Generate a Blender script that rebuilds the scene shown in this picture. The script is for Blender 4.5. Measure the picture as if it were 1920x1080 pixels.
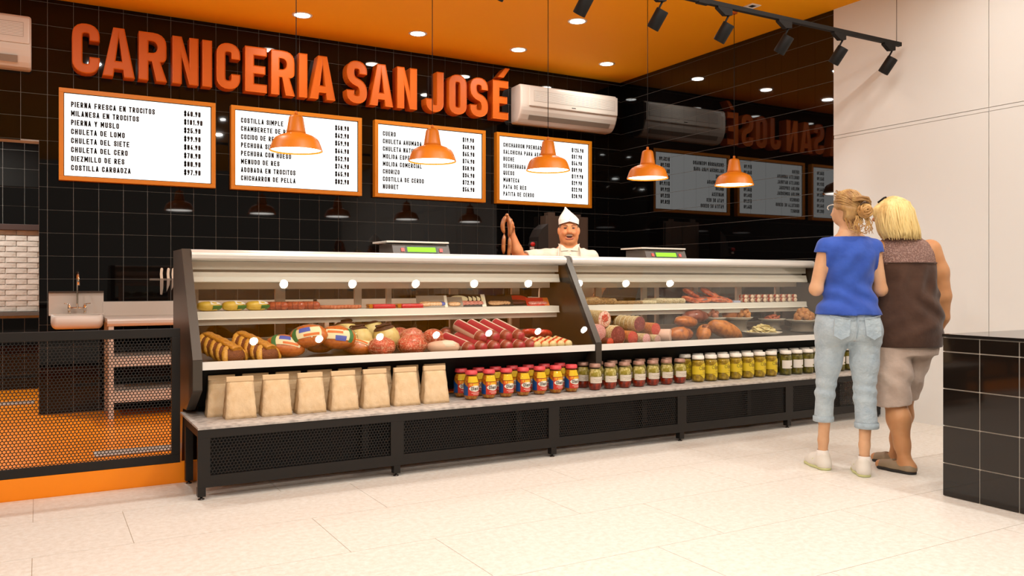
import bpy, bmesh, math, random
import numpy as np
from mathutils import Vector, Matrix

# ------------------------------------------------------------------ scene, camera, light
for o in list(bpy.data.objects):
    bpy.data.objects.remove(o, do_unlink=True)
SC = bpy.context.scene
COL = SC.collection
YAW = math.radians(29.675)
CAM_H = 1.148
cam_d = bpy.data.cameras.new('camera')
cam_d.sensor_width = 36.0
cam_d.lens = 36.0 * 1559.17 / 1920.0
cam_d.shift_y = -(540 - 528.73) / 1920.0
cam_d.clip_start = 0.05
cam = bpy.data.objects.new('camera', cam_d)
cam.location = (0, 0, CAM_H)
cam.rotation_euler = (math.pi / 2, 0, -YAW)
COL.objects.link(cam)
SC.camera = cam

SC.view_settings.view_transform = 'Standard'
SC.view_settings.look = 'None'
SC.view_settings.gamma = 1.0
SC.view_settings.use_curve_mapping = False
SC.view_settings.exposure = 0.0
SC.cycles.max_bounces = 8
SC.cycles.diffuse_bounces = 3
SC.cycles.glossy_bounces = 3
SC.cycles.transparent_max_bounces = 12
SC.cycles.caustics_reflective = False
SC.cycles.caustics_refractive = False

world = bpy.data.worlds.new('open_front_fill')  # even warm fill added through the unbuilt front, no daylight source
SC.world = world
world.use_nodes = True
wb = world.node_tree.nodes['Background']
wb.inputs[0].default_value = (1.0, 0.86, 0.70, 1)
wb.inputs[1].default_value = 0.28

CEIL = 3.61      # ceiling height
WX = 6.253       # right wall plane
WY = 8.27        # back wall plane
LAMP_W = dict(customer=22.5, service=7.0, track=33.0, pendant=2.4)

# ------------------------------------------------------------------ helpers
def lin(c):
    return tuple(((v / 255.0) / 12.92 if v / 255.0 <= 0.04045 else ((v / 255.0 + 0.055) / 1.055) ** 2.4) for v in c)

_mats = {}
def mat(name, rgb, rough=0.5, metal=0.0, spec=0.5, coat=0.0, bump=None, var=None, stretch=None, emit=0.0, sheen=0.0):
    """Principled material; rgb in sRGB 0-255.  bump=(scale,strength[,detail]); var=(scale,rgb2,lo,hi)"""
    if name in _mats:
        return _mats[name]
    m = bpy.data.materials.new(name)
    m.use_nodes = True
    nt = m.node_tree
    b = nt.nodes['Principled BSDF']
    b.inputs['Base Color'].default_value = (*lin(rgb), 1)
    b.inputs['Roughness'].default_value = rough
    b.inputs['Metallic'].default_value = metal
    b.inputs['Specular IOR Level'].default_value = spec
    b.inputs['Coat Weight'].default_value = coat
    b.inputs['Coat Roughness'].default_value = 0.08
    if sheen:
        b.inputs['Sheen Weight'].default_value = sheen
    if emit:
        b.inputs['Emission Color'].default_value = (*lin(rgb), 1)
        b.inputs['Emission Strength'].default_value = emit
    if bump or var:
        tc = nt.nodes.new('ShaderNodeTexCoord')
        mp = nt.nodes.new('ShaderNodeMapping')
        nt.links.new(tc.outputs['Object'], mp.inputs[0])
        if stretch:
            mp.inputs['Scale'].default_value = stretch
        if var:
            n = nt.nodes.new('ShaderNodeTexNoise')
            n.inputs['Scale'].default_value = var[0]
            n.inputs['Detail'].default_value = 5
            nt.links.new(mp.outputs[0], n.inputs['Vector'])
            r = nt.nodes.new('ShaderNodeValToRGB')
            r.color_ramp.elements[0].position = var[2]
            r.color_ramp.elements[1].position = var[3]
            r.color_ramp.elements[0].color = (*lin(rgb), 1)
            r.color_ramp.elements[1].color = (*lin(var[1]), 1)
            nt.links.new(n.outputs['Fac'], r.inputs[0])
            nt.links.new(r.outputs[0], b.inputs['Base Color'])
        if bump:
            n2 = nt.nodes.new('ShaderNodeTexNoise')
            n2.inputs['Scale'].default_value = bump[0]
            n2.inputs['Detail'].default_value = bump[2] if len(bump) > 2 else 4
            nt.links.new(mp.outputs[0], n2.inputs['Vector'])
            bp = nt.nodes.new('ShaderNodeBump')
            bp.inputs['Strength'].default_value = bump[1]
            bp.inputs['Distance'].default_value = 0.01
            nt.links.new(n2.outputs['Fac'], bp.inputs['Height'])
            nt.links.new(bp.outputs[0], b.inputs['Normal'])
    _mats[name] = m
    return m

def mat_emit(name, rgb, strength):
    m = bpy.data.materials.new(name)
    m.use_nodes = True
    nt = m.node_tree
    nt.nodes.remove(nt.nodes['Principled BSDF'])
    e = nt.nodes.new('ShaderNodeEmission')
    e.inputs[0].default_value = (*lin(rgb), 1)
    e.inputs[1].default_value = strength
    nt.links.new(e.outputs[0], nt.nodes['Material Output'].inputs[0])
    return m

def mat_glass(name, tint=(255, 255, 255), ior=1.5, rough=0.0):
    """thin clear sheet: passes light straight through, reflects by Fresnel"""
    m = bpy.data.materials.new(name)
    m.use_nodes = True
    nt = m.node_tree
    nt.nodes.remove(nt.nodes['Principled BSDF'])
    t = nt.nodes.new('ShaderNodeBsdfTransparent')
    t.inputs[0].default_value = (*lin(tint), 1)
    g = nt.nodes.new('ShaderNodeBsdfGlossy')
    g.inputs['Roughness'].default_value = rough
    f = nt.nodes.new('ShaderNodeFresnel')
    ge = nt.nodes.new('ShaderNodeNewGeometry')
    mr = nt.nodes.new('ShaderNodeMapRange')          # same reflection from both faces of the sheet
    mr.inputs['To Min'].default_value = ior
    mr.inputs['To Max'].default_value = 1.0 / ior
    nt.links.new(ge.outputs['Backfacing'], mr.inputs['Value'])
    nt.links.new(mr.outputs['Result'], f.inputs[0])
    mx = nt.nodes.new('ShaderNodeMixShader')
    nt.links.new(f.outputs[0], mx.inputs[0])
    nt.links.new(t.outputs[0], mx.inputs[1])
    nt.links.new(g.outputs[0], mx.inputs[2])
    nt.links.new(mx.outputs[0], nt.nodes['Material Output'].inputs[0])
    return m

def tag(o, label=None, cat=None, group=None, kind=None):
    if label: o['label'] = label
    if cat: o['category'] = cat
    if group: o['group'] = group
    if kind: o['kind'] = kind
    return o

def thing(name, label, cat, loc=(0, 0, 0), rz=0.0, group=None):
    o = bpy.data.objects.new(name, None)
    o.empty_display_size = 0.1
    COL.objects.link(o)
    o.location = loc
    o.rotation_euler = (0, 0, rz)
    return tag(o, label, cat, group)

def wmat(o):
    """world matrix from the loc/rot chain (no depsgraph needed)"""
    m = Matrix.LocRotScale(o.location, o.rotation_euler, o.scale)
    return wmat(o.parent) @ m if o.parent else m

class MB:
    """collects geometry, then becomes ONE mesh object"""
    def __init__(s):
        s.v, s.f, s.sm = [], [], []
    def add(s, vs, fs, smooth=False):
        n = len(s.v)
        s.v += [tuple(p) for p in vs]
        s.f += [tuple(i + n for i in f) for f in fs]
        s.sm += [smooth] * len(fs)
        return s
    def box(s, x0, x1, y0, y1, z0, z1, bev=0.0):
        if bev <= 0:
            vs = [(x, y, z) for z in (z0, z1) for y in (y0, y1) for x in (x0, x1)]
            return s.add(vs, [(0, 2, 3, 1), (4, 5, 7, 6), (0, 1, 5, 4), (2, 6, 7, 3), (0, 4, 6, 2), (1, 3, 7, 5)])
        bm = bmesh.new()
        bmesh.ops.create_cube(bm, size=1.0)
        for v in bm.verts:
            v.co = Vector(((x0 + x1) / 2 + v.co.x * (x1 - x0), (y0 + y1) / 2 + v.co.y * (y1 - y0), (z0 + z1) / 2 + v.co.z * (z1 - z0)))
        bmesh.ops.bevel(bm, geom=bm.edges[:], offset=bev, segments=2, profile=0.7, affect='EDGES')
        return s.bm(bm)
    def bm(s, bm, smooth=False):
        bm.verts.ensure_lookup_table(); bm.verts.index_update()
        s.add([v.co[:] for v in bm.verts], [[v.index for v in f.verts] for f in bm.faces], smooth)
        bm.free()
        return s
    def prism(s, poly, a, b, axis='x', smooth=False):
        """2-D polygon extruded from a to b along an axis: x -> poly=(y,z), y -> (x,z), z -> (x,y)"""
        def P(p, d):
            return {'x': (d, p[0], p[1]), 'y': (p[0], d, p[1]), 'z': (p[0], p[1], d)}[axis]
        n = len(poly)
        s.add([P(p, a) for p in poly] + [P(p, b) for p in poly],
              [tuple(range(n)), tuple(range(2 * n - 1, n - 1, -1))])
        return s.add([P(p, a) for p in poly] + [P(p, b) for p in poly],
                     [(i, i + n, (i + 1) % n + n, (i + 1) % n) for i in range(n)], smooth)
    def tube(s, pts, r, n=8, cap=True, smooth=True, squash=1.0):
        pts = [Vector(p) for p in pts]
        rs = r if isinstance(r, (list, tuple)) else [r] * len(pts)
        up = None
        base = len(s.v)
        vs = []
        for i, p in enumerate(pts):
            t = (pts[min(i + 1, len(pts) - 1)] - pts[max(i - 1, 0)])
            if t.length < 1e-9: t = Vector((0, 0, 1))
            t.normalize()
            if up is None:
                up = Vector((0, 0, 1)) if abs(t.z) < 0.9 else Vector((1, 0, 0))
            a = t.cross(up)
            if a.length < 1e-6: a = t.orthogonal()
            a.normalize(); b = a.cross(t).normalized(); up = b
            for k in range(n):
                an = 2 * math.pi * k / n
                vs.append(p + a * (rs[i] * math.cos(an)) + b * (rs[i] * squash * math.sin(an)))
        fs = []
        for i in range(len(pts) - 1):
            for k in range(n):
                fs.append((i * n + k, i * n + (k + 1) % n, (i + 1) * n + (k + 1) % n, (i + 1) * n + k))
        s.add(vs, fs, smooth)
        if cap:
            s.f.append(tuple(base + k for k in range(n - 1, -1, -1))); s.sm.append(False)
            s.f.append(tuple(base + (len(pts) - 1) * n + k for k in range(n))); s.sm.append(False)
        return s
    def lathe(s, prof, n=24, c=(0, 0, 0), axis='z', smooth=True, cap=True, sx=1.0, sy=1.0):
        """profile [(r,h)...] turned about an axis through c"""
        vs = []
        for r, h in prof:
            for k in range(n):
                a = 2 * math.pi * k / n
                x, y = r * math.cos(a) * sx, r * math.sin(a) * sy
                vs.append({'z': (c[0] + x, c[1] + y, c[2] + h), 'y': (c[0] + x, c[1] + h, c[2] + y), 'x': (c[0] + h, c[1] + x, c[2] + y)}[axis])
        fs = []
        for i in range(len(prof) - 1):
            for k in range(n):
                q = (i * n + k, i * n + (k + 1) % n, (i + 1) * n + (k + 1) % n, (i + 1) * n + k)
                fs.append(q if axis != 'y' else q[::-1])
        base = len(s.v)
        s.add(vs, fs, smooth)
        if cap:
            if prof[0][0] > 1e-6:
                s.f.append(tuple(base + k for k in range(n - 1, -1, -1))); s.sm.append(False)
            if prof[-1][0] > 1e-6:
                s.f.append(tuple(base + (len(prof) - 1) * n + k for k in range(n))); s.sm.append(False)
        return s
    def blob(s, c, r, sub=3, noise=0.0, seed=0, rot=None, freq=3.0, pw=1.0):
        """ellipsoid with a soft uneven surface; r=(rx,ry,rz); pw<1 squarer"""
        bm = bmesh.new()
        bmesh.ops.create_icosphere(bm, subdivisions=sub, radius=1.0)
        rnd = random.Random(seed)
        ph = [[rnd.uniform(0, 6.28) for _ in range(3)] for _ in range(4)]
        for v in bm.verts:
            d = v.co.copy()
            if pw != 1.0:
                d = Vector([math.copysign(abs(q) ** pw, q) for q in d])
            k = 1.0
            if noise:
                k += noise * sum(math.sin(freq * (j + 1) * 0.6 * v.co[0] + ph[j][0]) * math.sin(freq * (j + 1) * 0.6 * v.co[1] + ph[j][1]) * math.sin(freq * (j + 1) * 0.6 * v.co[2] + ph[j][2] + 1) for j in range(4))
            v.co = Vector((d.x * r[0] * k, d.y * r[1] * k, d.z * r[2] * k))
        if rot is not None:
            bmesh.ops.rotate(bm, verts=bm.verts[:], cent=(0, 0, 0), matrix=rot)
        bmesh.ops.translate(bm, verts=bm.verts[:], vec=c)
        return s.bm(bm, True)
    def xf(s, M):
        s.v = [tuple(M @ Vector(p)) for p in s.v]
        return s
    def mesh(s, name):
        me = bpy.data.meshes.new(name)
        me.from_pydata(s.v, [], s.f)
        me.polygons.foreach_set('use_smooth', s.sm)
        me.update()
        return me
    def build(s, name, m, parent=None, world=False, recalc=False, off=None):
        """world=True: the geometry was given in room coordinates; convert into the parent's frame"""
        if off: s.v = [(x + off[0], y + off[1], z + (off[2] if z > 1.2 else 0)) for x, y, z in s.v]
        if world and parent is not None:
            s.xf(wmat(parent).inverted())
        me = s.mesh(name)
        if recalc:
            b = bmesh.new(); b.from_mesh(me); bmesh.ops.recalc_face_normals(b, faces=b.faces[:]); b.to_mesh(me); b.free()
        if isinstance(m, (list, tuple)):
            for q in m: me.materials.append(q)
        else:
            me.materials.append(m)
        o = bpy.data.objects.new(name, me)
        COL.objects.link(o)
        if parent is not None: o.parent = parent
        return o

def inst(name, me, loc=(0, 0, 0), parent=None, rot=(0, 0, 0), sc=(1, 1, 1)):
    o = bpy.data.objects.new(name, me)
    COL.objects.link(o)
    if parent is not None: o.parent = parent
    o.location = loc; o.rotation_euler = rot; o.scale = sc
    return o

KIDS = {}
def copy_thing(root, loc, rz=None, label=None, rot=None):
    r = root.copy(); COL.objects.link(r); r.location = loc
    if rz is not None: r.rotation_euler = (0, 0, rz)
    if rot is not None: r.rotation_euler = rot
    if label: r['label'] = label
    for ch in list(root.children):
        c = ch.copy(); COL.objects.link(c); c.parent = r
        for g in list(ch.children):
            d = g.copy(); COL.objects.link(d); d.parent = c
    return r

def struct(mb, name, m, parent=None):
    o = mb.build(name, m, parent)
    if parent is None: o['kind'] = 'structure'
    return o

ORD = ['first', 'second', 'third', 'fourth', 'fifth', 'sixth', 'seventh', 'eighth', 'ninth', 'tenth', 'eleventh', 'twelfth', 'thirteenth', 'fourteenth', 'fifteenth', 'sixteenth']

# ------------------------------------------------------------------ stroke lettering (narrow grotesque capitals)
GL = {
 'A': [[(0, 0), (.5, 1)], [(1, 0), (.5, 1)], [(.17, .26), (.83, .26)]],
 'B': [[(0, 0), (0, 1), (1, 1, 1), (1, .53, 1), (0, .53)], [(0, .53), (1, .53, 1), (1, 0, 1), (0, 0)]],
 'C': [[(1, .70), (1, 1, 1), (0, 1, 1), (0, 0, 1), (1, 0, 1), (1, .30)]],
 'D': [[(0, 0), (0, 1), (1, 1, 1), (1, 0, 1), (0, 0)]],
 'E': [[(1, 1), (0, 1), (0, 0), (1, 0)], [(0, .5), (.85, .5)]],
 'F': [[(1, 1), (0, 1), (0, 0)], [(0, .48), (.85, .48)]],
 'G': [[(1, .72), (1, 1, 1), (0, 1, 1), (0, 0, 1), (1, 0, 1), (1, .46), (.55, .46)]],
 'H': [[(0, 0), (0, 1)], [(1, 0), (1, 1)], [(0, .5), (1, .5)]],
 'I': [[(.5, 0), (.5, 1)]],
 'J': [[(1, 1), (1, 0, 1), (0, 0, 1), (0, .28)]],
 'L': [[(0, 1), (0, 0), (1, 0)]],
 'M': [[(0, 0), (0, 1)], [(0, 1), (.5, .35)], [(.5, .35), (1, 1)], [(1, 1), (1, 0)]],
 'N': [[(0, 0), (0, 1)], [(0, 1), (1, 0)], [(1, 0), (1, 1)]],
 'O': [[(.5, 1), (1, 1, 1), (1, 0, 1), (0, 0, 1), (0, 1, 1), (.5, 1)]],
 'P': [[(0, 0), (0, 1), (1, 1, 1), (1, .44, 1), (0, .44)]],
 'Q': [[(.5, 1), (1, 1, 1), (1, 0, 1), (0, 0, 1), (0, 1, 1), (.5, 1)], [(.55, .25), (1.05, -.08)]],
 'R': [[(0, 0), (0, 1), (1, 1, 1), (1, .46, 1), (0, .46)], [(.5, .46), (1, 0)]],
 'S': [[(1, .74), (1, 1, 1), (0, 1, 1), (0, .56, 1), (1, .44, 1), (1, 0, 1), (0, 0, 1), (0, .26)]],
 'T': [[(0, 1), (1, 1)], [(.5, 1), (.5, 0)]],
 'U': [[(0, 1), (0, 0, 1), (1, 0, 1), (1, 1)]],
 'V': [[(0, 1), (.5, 0)], [(.5, 0), (1, 1)]],
 'Y': [[(0, 1), (.5, .42)], [(1, 1), (.5, .42)], [(.5, .42), (.5, 0)]],
 'Z': [[(0, 1), (1, 1), (0, 0), (1, 0)]],
 '0': [[(.5, 1), (1, 1, 1), (1, 0, 1), (0, 0, 1), (0, 1, 1), (.5, 1)]],
 '1': [[(.1, .78), (.6, 1)], [(.6, 1), (.6, 0)]],
 '2': [[(0, .74), (0, 1, 1), (1, 1, 1), (1, .58), (0, 0)], [(0, 0), (1, 0)]],
 '3': [[(0, .8), (0, 1, 1), (1, 1, 1), (1, .53, 1), (.4, .53)], [(.4, .53), (1, .53, 1), (1, 0, 1), (0, 0, 1), (0, .2)]],
 '4': [[(.65, 1), (0, .24), (1, .24)], [(.75, .5), (.75, 0)]],
 '5': [[(.95, 1), (.05, 1), (.05, .55), (1, .6, 1), (1, 0, 1), (0, 0, 1), (0, .22)]],
 '6': [[(.65, 1), (0, .35), (0, 0, 1), (1, 0, 1), (1, .52, 1), (.1, .52)]],
 '7': [[(0, 1), (1, 1), (.35, 0)]],
 '8': [[(.5, 1), (1, 1, 1), (1, .53, 1), (0, .53, 1), (0, 1, 1), (.5, 1)], [(.5, .53), (1, .53, 1), (1, 0, 1), (0, 0, 1), (0, .53, 1), (.5, .53)]],
 '9': [[(.35, 0), (1, .65), (1, 1, 1), (0, 1, 1), (0, .48, 1), (.9, .48)]],
 '$': [[(1, .74), (1, 1, 1), (0, 1, 1), (0, .56, 1), (1, .44, 1), (1, 0, 1), (0, 0, 1), (0, .26)], [(.5, 1.14), (.5, -.14)]],
 '.': [[(.5, 0), (.5, .02)]],
 'l': [[(.5, 0), (.5, 1.05)]],
 'e': [[(0, .34), (1, .34), (1, .66, 1), (0, .66, 1), (0, 0, 1), (1, 0, 1), (1, .12)]],
 'n': [[(0, 0), (0, .66)], [(0, .5), (0, .66, 1), (1, .66, 1), (1, 0)]],
 'i': [[(.5, 0), (.5, .62)], [(.5, .86), (.5, .92)]],
 'v': [[(0, .66), (.5, 0)], [(.5, 0), (1, .66)]],
}
NARROW = {'I': .30, '.': .30, '1': .75, 'l': .3, 'i': .3, 'M': 1.25, ' ': .55}

def round_path(pts, R):
    out = []
    n = len(pts)
    for i, p in enumerate(pts):
        q = Vector(p[:2])
        if len(p) < 3 or i in (0, n - 1):
            out.append(q); continue
        a, b = Vector(pts[i - 1][:2]), Vector(pts[i + 1][:2])
        da, db = a - q, b - q
        r = min(R, da.length * .5 if len(pts[i - 1]) > 2 else da.length, db.length * .5 if len(pts[i + 1]) > 2 else db.length)
        p0, p1 = q + da.normalized() * r, q + db.normalized() * r
        for k in range(6):
            t = k / 5
            out.append(p0 * (1 - t) ** 2 + q * 2 * t * (1 - t) + p1 * t * t)
    res = [out[0]]
    for p in out[1:]:
        if (p - res[-1]).length > 1e-6: res.append(p)
    return res

def stroke_outline(path, w):
    L, R_ = [], []
    n = len(path)
    for i, p in enumerate(path):
        d0 = (path[i] - path[i - 1]).normalized() if i else (path[1] - path[0]).normalized()
        d1 = (path[i + 1] - path[i]).normalized() if i < n - 1 else d0
        nn = Vector((-(d0.y + d1.y), d0.x + d1.x))
        if nn.length < 1e-6: nn = Vector((-d0.y, d0.x))
        nn.normalize()
        c = max(0.45, nn.dot(Vector((-d0.y, d0.x))))
        L.append(p + nn * (w / 2 / c)); R_.append(p - nn * (w / 2 / c))
    return L, R_

def text_quads(txt, cap, sw, wid=0.44, gap=0.13):
    """list of quads (2-D) and total width; cap = cap height, sw = stroke weight"""
    quads, x = [], 0.0
    ACC = {'É': 'E', 'Ó': 'O', 'Ñ': 'N'}
    for ch in txt:
        base = ACC.get(ch, ch)
        w = cap * wid * NARROW.get(base, 1.0)
        if base in GL:
            sx, sy = w - sw if base != 'I' else w - sw, cap - sw
            for path in GL[base]:
                pts = [(x + sw / 2 + p[0] * sx, sw / 2 + p[1] * sy) + tuple(p[2:]) for p in path]
                pp = round_path(pts, cap * wid * .46)
                if len(pp) < 2: continue
                # square the open ends of the strokes
                a, b = (pp[0] - pp[1]).normalized(), (pp[-1] - pp[-2]).normalized()
                if (pp[0] - pp[-1]).length > 1e-5:
                    pp[0] = pp[0] + a * sw / 2; pp[-1] = pp[-1] + b * sw / 2
                L, R_ = stroke_outline(pp, sw)
                for i in range(len(pp) - 1):
                    quads.append((L[i], R_[i], R_[i + 1], L[i + 1]))
            if ch in ACC:
                c = x + w / 2
                quads.append(tuple(Vector(q) for q in ((c - .02 * cap, cap * 1.07), (c + .10 * cap, cap * 1.07), (c + .22 * cap, cap * 1.25), (c + .06 * cap, cap * 1.25))))
        x += w + cap * gap
    return quads, x - cap * gap

def text_mb(txt, cap, sw, place, **k):
    """place maps (x,y) in text space to a 3-D point"""
    q, w = text_quads(txt, cap, sw, **k)
    mb = MB()
    for quad in q:
        mb.add([place(p.x, p.y) for p in quad], [(0, 1, 2, 3)])
    return mb, w

# ------------------------------------------------------------------ materials of the setting
M_tile = mat('black_glazed_tile', (8, 7, 7), 0.03, spec=0.30)
M_grout = mat('pale_grout', (168, 162, 154), 0.9, spec=0.2)
M_ceil = mat('orange_ceiling_paint', (255, 168, 16), 0.75, spec=0.15)
M_orange_floor = mat('orange_floor_coating', (254, 144, 10), 0.32, spec=0.4)
M_white_wall = mat('white_wall_panel', (234, 231, 227), 0.55, spec=0.3)
M_joint = mat('wall_joint_shadow_gap', (222, 212, 203), 0.8)
M_plaster = mat('brown_plaster', (58, 44, 32), 0.8)
M_orange = mat('orange_satin_paint', (216, 102, 14), 0.48, spec=0.35)
M_orange_shade = mat('orange_lamp_enamel', (212, 118, 20), 0.40, spec=0.4)
M_orange_frame = mat('orange_frame_paint', (228, 138, 18), 0.42, spec=0.4)
M_black_metal = mat('black_powder_coat', (27, 23, 20), 0.45, spec=0.35)
M_dark = mat('black_matt', (14, 12, 11), 0.6, spec=0.3)
M_white_plastic = mat('white_plastic', (240, 232, 224), 0.35, spec=0.45)
M_grey_plastic = mat('grey_plastic', (150, 142, 134), 0.5)
M_steel = mat('brushed_steel', (206, 194, 182), 0.42, metal=0.12, bump=(60, 0.06), stretch=(1, 1, 30))
M_steel_dark = mat('dark_grey_steel', (122, 112, 102), 0.4, metal=0.6)  # plain darker steel of the knife strip
M_chrome = mat('chrome', (225, 215, 200), 0.12, metal=1.0)
M_lamp = mat_emit('lamp_lens_glow', (255, 240, 220), 30.0)
M_lamp_soft = mat_emit('pendant_diffuser_glow', (255, 244, 226), 9.0)
M_screen = mat_emit('menu_screen_glow', (255, 254, 250), 1.8)
M_ink = mat('dark_print', (38, 30, 26), 0.7)

# floor tiles: warm white terrazzo with fine flecks
def floor_material():
    m = mat('cream_floor_tile', (238, 229, 217), 0.42, spec=0.35)
    nt = m.node_tree; b = nt.nodes['Principled BSDF']
    tc = nt.nodes.new('ShaderNodeTexCoord')
    g = nt.nodes.new('ShaderNodeNewGeometry')
    n1 = nt.nodes.new('ShaderNodeTexNoise'); n1.inputs['Scale'].default_value = 34; n1.inputs['Detail'].default_value = 6; n1.inputs['Roughness'].default_value = .7
    n2 = nt.nodes.new('ShaderNodeTexNoise'); n2.inputs['Scale'].default_value = 2.2; n2.inputs['Detail'].default_value = 3
    nt.links.new(g.outputs['Position'], n1.inputs['Vector']); nt.links.new(g.outputs['Position'], n2.inputs['Vector'])
    r1 = nt.nodes.new('ShaderNodeValToRGB')
    r1.color_ramp.elements[0].position = .36; r1.color_ramp.elements[0].color = (*lin((224, 215, 203)), 1)
    r1.color_ramp.elements[1].position = .62; r1.color_ramp.elements[1].color = (*lin((238, 233, 225)), 1)
    nt.links.new(n1.outputs['Fac'], r1.inputs[0])
    mx = nt.nodes.new('ShaderNodeMix'); mx.data_type = 'RGBA'; mx.blend_type = 'MULTIPLY'; mx.inputs[0].default_value = .25
    nt.links.new(r1.outputs[0], mx.inputs[6]); nt.links.new(n2.outputs['Color'], mx.inputs[7])
    hs = nt.nodes.new('ShaderNodeHueSaturation'); hs.inputs['Saturation'].default_value = .9; hs.inputs['Value'].default_value = 1.12
    nt.links.new(mx.outputs[2], hs.inputs['Color'])
    nt.links.new(r1.outputs[0], b.inputs['Base Color'])
    return m
M_floor = floor_material()

# ------------------------------------------------------------------ floor
FX0, FY0 = -3.7, -2.6
floor = struct(MB().box(FX0, WX, FY0, 5.078, -.12, -.0025), 'floor', mat('floor_joint', (188, 170, 150), .9))
TL, TW, JT = 1.178, .5875, .0028
tile_cache = {}
def plate(name, sx, sy, sz, m):
    k = (name, round(sx, 3), round(sy, 3), round(sz, 3))
    if k not in tile_cache:
        me = MB().box(0, sx, 0, sy, 0, sz).mesh(name); me.materials.append(m); tile_cache[k] = me
    return tile_cache[k]
y = 4.583
row = 0
while y > FY0:
    off = -.022 if row % 2 == 0 else .366
    # row 0 is the one against the kerb (above y=4.583), its joints at the even offset
    y0, y1 = (4.583, 5.074) if row == 0 else (y, y + TW)
    k = math.floor((FX0 - off) / TL)
    while off + k * TL < WX:
        a, b = max(FX0, off + k * TL), min(WX - .002, off + (k + 1) * TL)
        if b - a > .05:
            inst('floor_tile', plate('floor_tile', b - a - JT, y1 - y0 - JT, .012, M_floor), (a + JT / 2, y0 + JT / 2, -.012), floor)
        k += 1
    row += 1
    y = 4.583 - row * TW
floor_service = struct(MB().box(FX0, WX + .05, 5.118, 10.6, -.12, 0.0), 'floor_service', M_orange_floor)
kerb = struct(MB().box(FX0, WX, 5.078, 5.118, -.1, .115, .003), 'trim_1', M_orange_floor)

# ------------------------------------------------------------------ ceiling
ceiling = struct(MB().box(FX0, WX + .2, FY0, WY + .2, CEIL, CEIL + .1), 'ceiling', M_ceil)
struct(MB().box(FX0, WX, WY + .2, 10.6, 2.95, 3.05), 'ceiling_far_room', M_ceil)

# ------------------------------------------------------------------ tiled walls
TP, TG, TT = .2, .0032, .004
def tiles_on(wall, rects, picked_first, axis):
    """rects: (a0,a1,z0,z1) tile faces.  The first 300 become objects, the rest one part"""
    rects = sorted(rects, key=picked_first)
    rest = MB(); n = 0
    for a0, a1, z0, z1 in rects:
        ga = TG if axis == 'y' else .0014          # butted upright joints on the side wall
        a0, a1, z0, z1 = a0 + ga / 2, a1 - ga / 2, z0 + TG / 2, z1 - TG / 2
        if n < 300:
            if axis == 'y':
                inst('tile', plate('wall_tile', a1 - a0, TT, z1 - z0, M_tile), (a0, WY, z0), wall)
            else:
                inst('tile', plate('side_wall_tile', TT, a1 - a0, z1 - z0, mat('black_mirror_tile', (6, 5, 5), .02, spec=.62)), (WX - TT, a0, z0), wall)
        else:
            if axis == 'y': rest.box(a0, a1, WY, WY + TT, z0, z1)
            else: rest.box(WX - TT, WX, a0, a1, z0, z1)
        n += 1
    if rest.v:
        tag(rest.build('tiling', M_tile, wall), kind='stuff')

OPEN_X0, OPEN_X1, OPEN_Z = -1.73, 0.005, 2.362
wb_ = MB()
for (a, b, c, d) in ((FX0, OPEN_X0, 0, CEIL), (OPEN_X0, OPEN_X1, OPEN_Z, CEIL), (OPEN_X1, WX + .15, 0, CEIL)):
    wb_.box(a, b, WY + TT, WY + .16, c, d)
wall_back = struct(wb_, 'wall_back', M_grout)
rects = []
for i in range(-10, 33):
    for j in range(-17, 2):
        a0, a1 = -.1303 + i * .2, -.1303 + (i + 1) * .2
        z1 = 3.3744 - (-j - 1) * .2 if False else 3.3744 + j * .2 + .2
        z0 = z1 - .2
        a1, z1, z0, a0 = min(a1, WX - .001), min(z1, CEIL), max(z0, 0.0), max(a0, FX0)
        if a1 - a0 < .01 or z1 - z0 < .01: continue
        if z0 < OPEN_Z and a0 < OPEN_X1 and a1 > OPEN_X0:      # cut round the opening
            if a1 > OPEN_X1 + .012: rects.append((OPEN_X1, a1, z0, z1))
            elif z1 > OPEN_Z + .012: rects.append((a0, a1, OPEN_Z, z1))
            continue
        rects.append((a0, a1, z0, z1))
def seen(r):
    x, z = (r[0] + r[1]) / 2, (r[2] + r[3]) / 2
    hid = 0.0
    if z < 1.15: hid += 3 + (1 if x > .9 else 0)           # behind the case, tables
    if 2.05 < z < 2.83 and .15 < x < 5.8: hid += 2         # behind the menu screens
    if x < -.35: hid += 4                                  # outside the photograph
    return hid + x * .01
tiles_on(wall_back, rects, seen, 'y')

wall_right = struct(MB().box(WX, WX + .15, 5.09, WY, 0, CEIL), 'wall_right_tiled', M_grout)
rects = []
ys = [5.09] + [7.3008 - .2 * k for k in range(10, -1, -1) if 7.3008 - .2 * k > 5.1] + [7.3008 + .2 * k for k in range(1, 5)] + [WY]
for a0, a1 in zip(ys[:-1], ys[1:]):
    for j in range(0, 19):
        z1 = min(3.5663 + .2 - .2 * j, CEIL); z0 = max(3.5663 - .2 * j, 0)
        if z1 - z0 > .01 and a1 - a0 > .01: rects.append((a0, a1, z0, z1))
tiles_on(wall_right, rects, lambda r: (0 if r[2] > 1.2 else 1, r[0]), 'x')

# white panelled part of the right wall, nearer the camera
wall_white = struct(MB().box(WX + .004, WX + .15, FY0, 5.09, 0, CEIL), 'wall_right_white', M_joint)
yy = [5.09, 3.678, 2.266, .854, -.558, FY0]
for a1, a0 in zip(yy[:-1], yy[1:]):
    for z0, z1 in ((0, 2.436), (2.470, CEIL)):
        MB().box(WX - .008, WX + .004, a0 + .003, a1 - (.003 if a1 < 5 else 0), z0, z1).build('wall_panel', M_white_wall, wall_white)
    MB().box(WX - .006, WX + .004, a0 + .003, a1 - .003, 2.4405, 2.4655).build('wall_rail', M_white_wall, wall_white)

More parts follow.
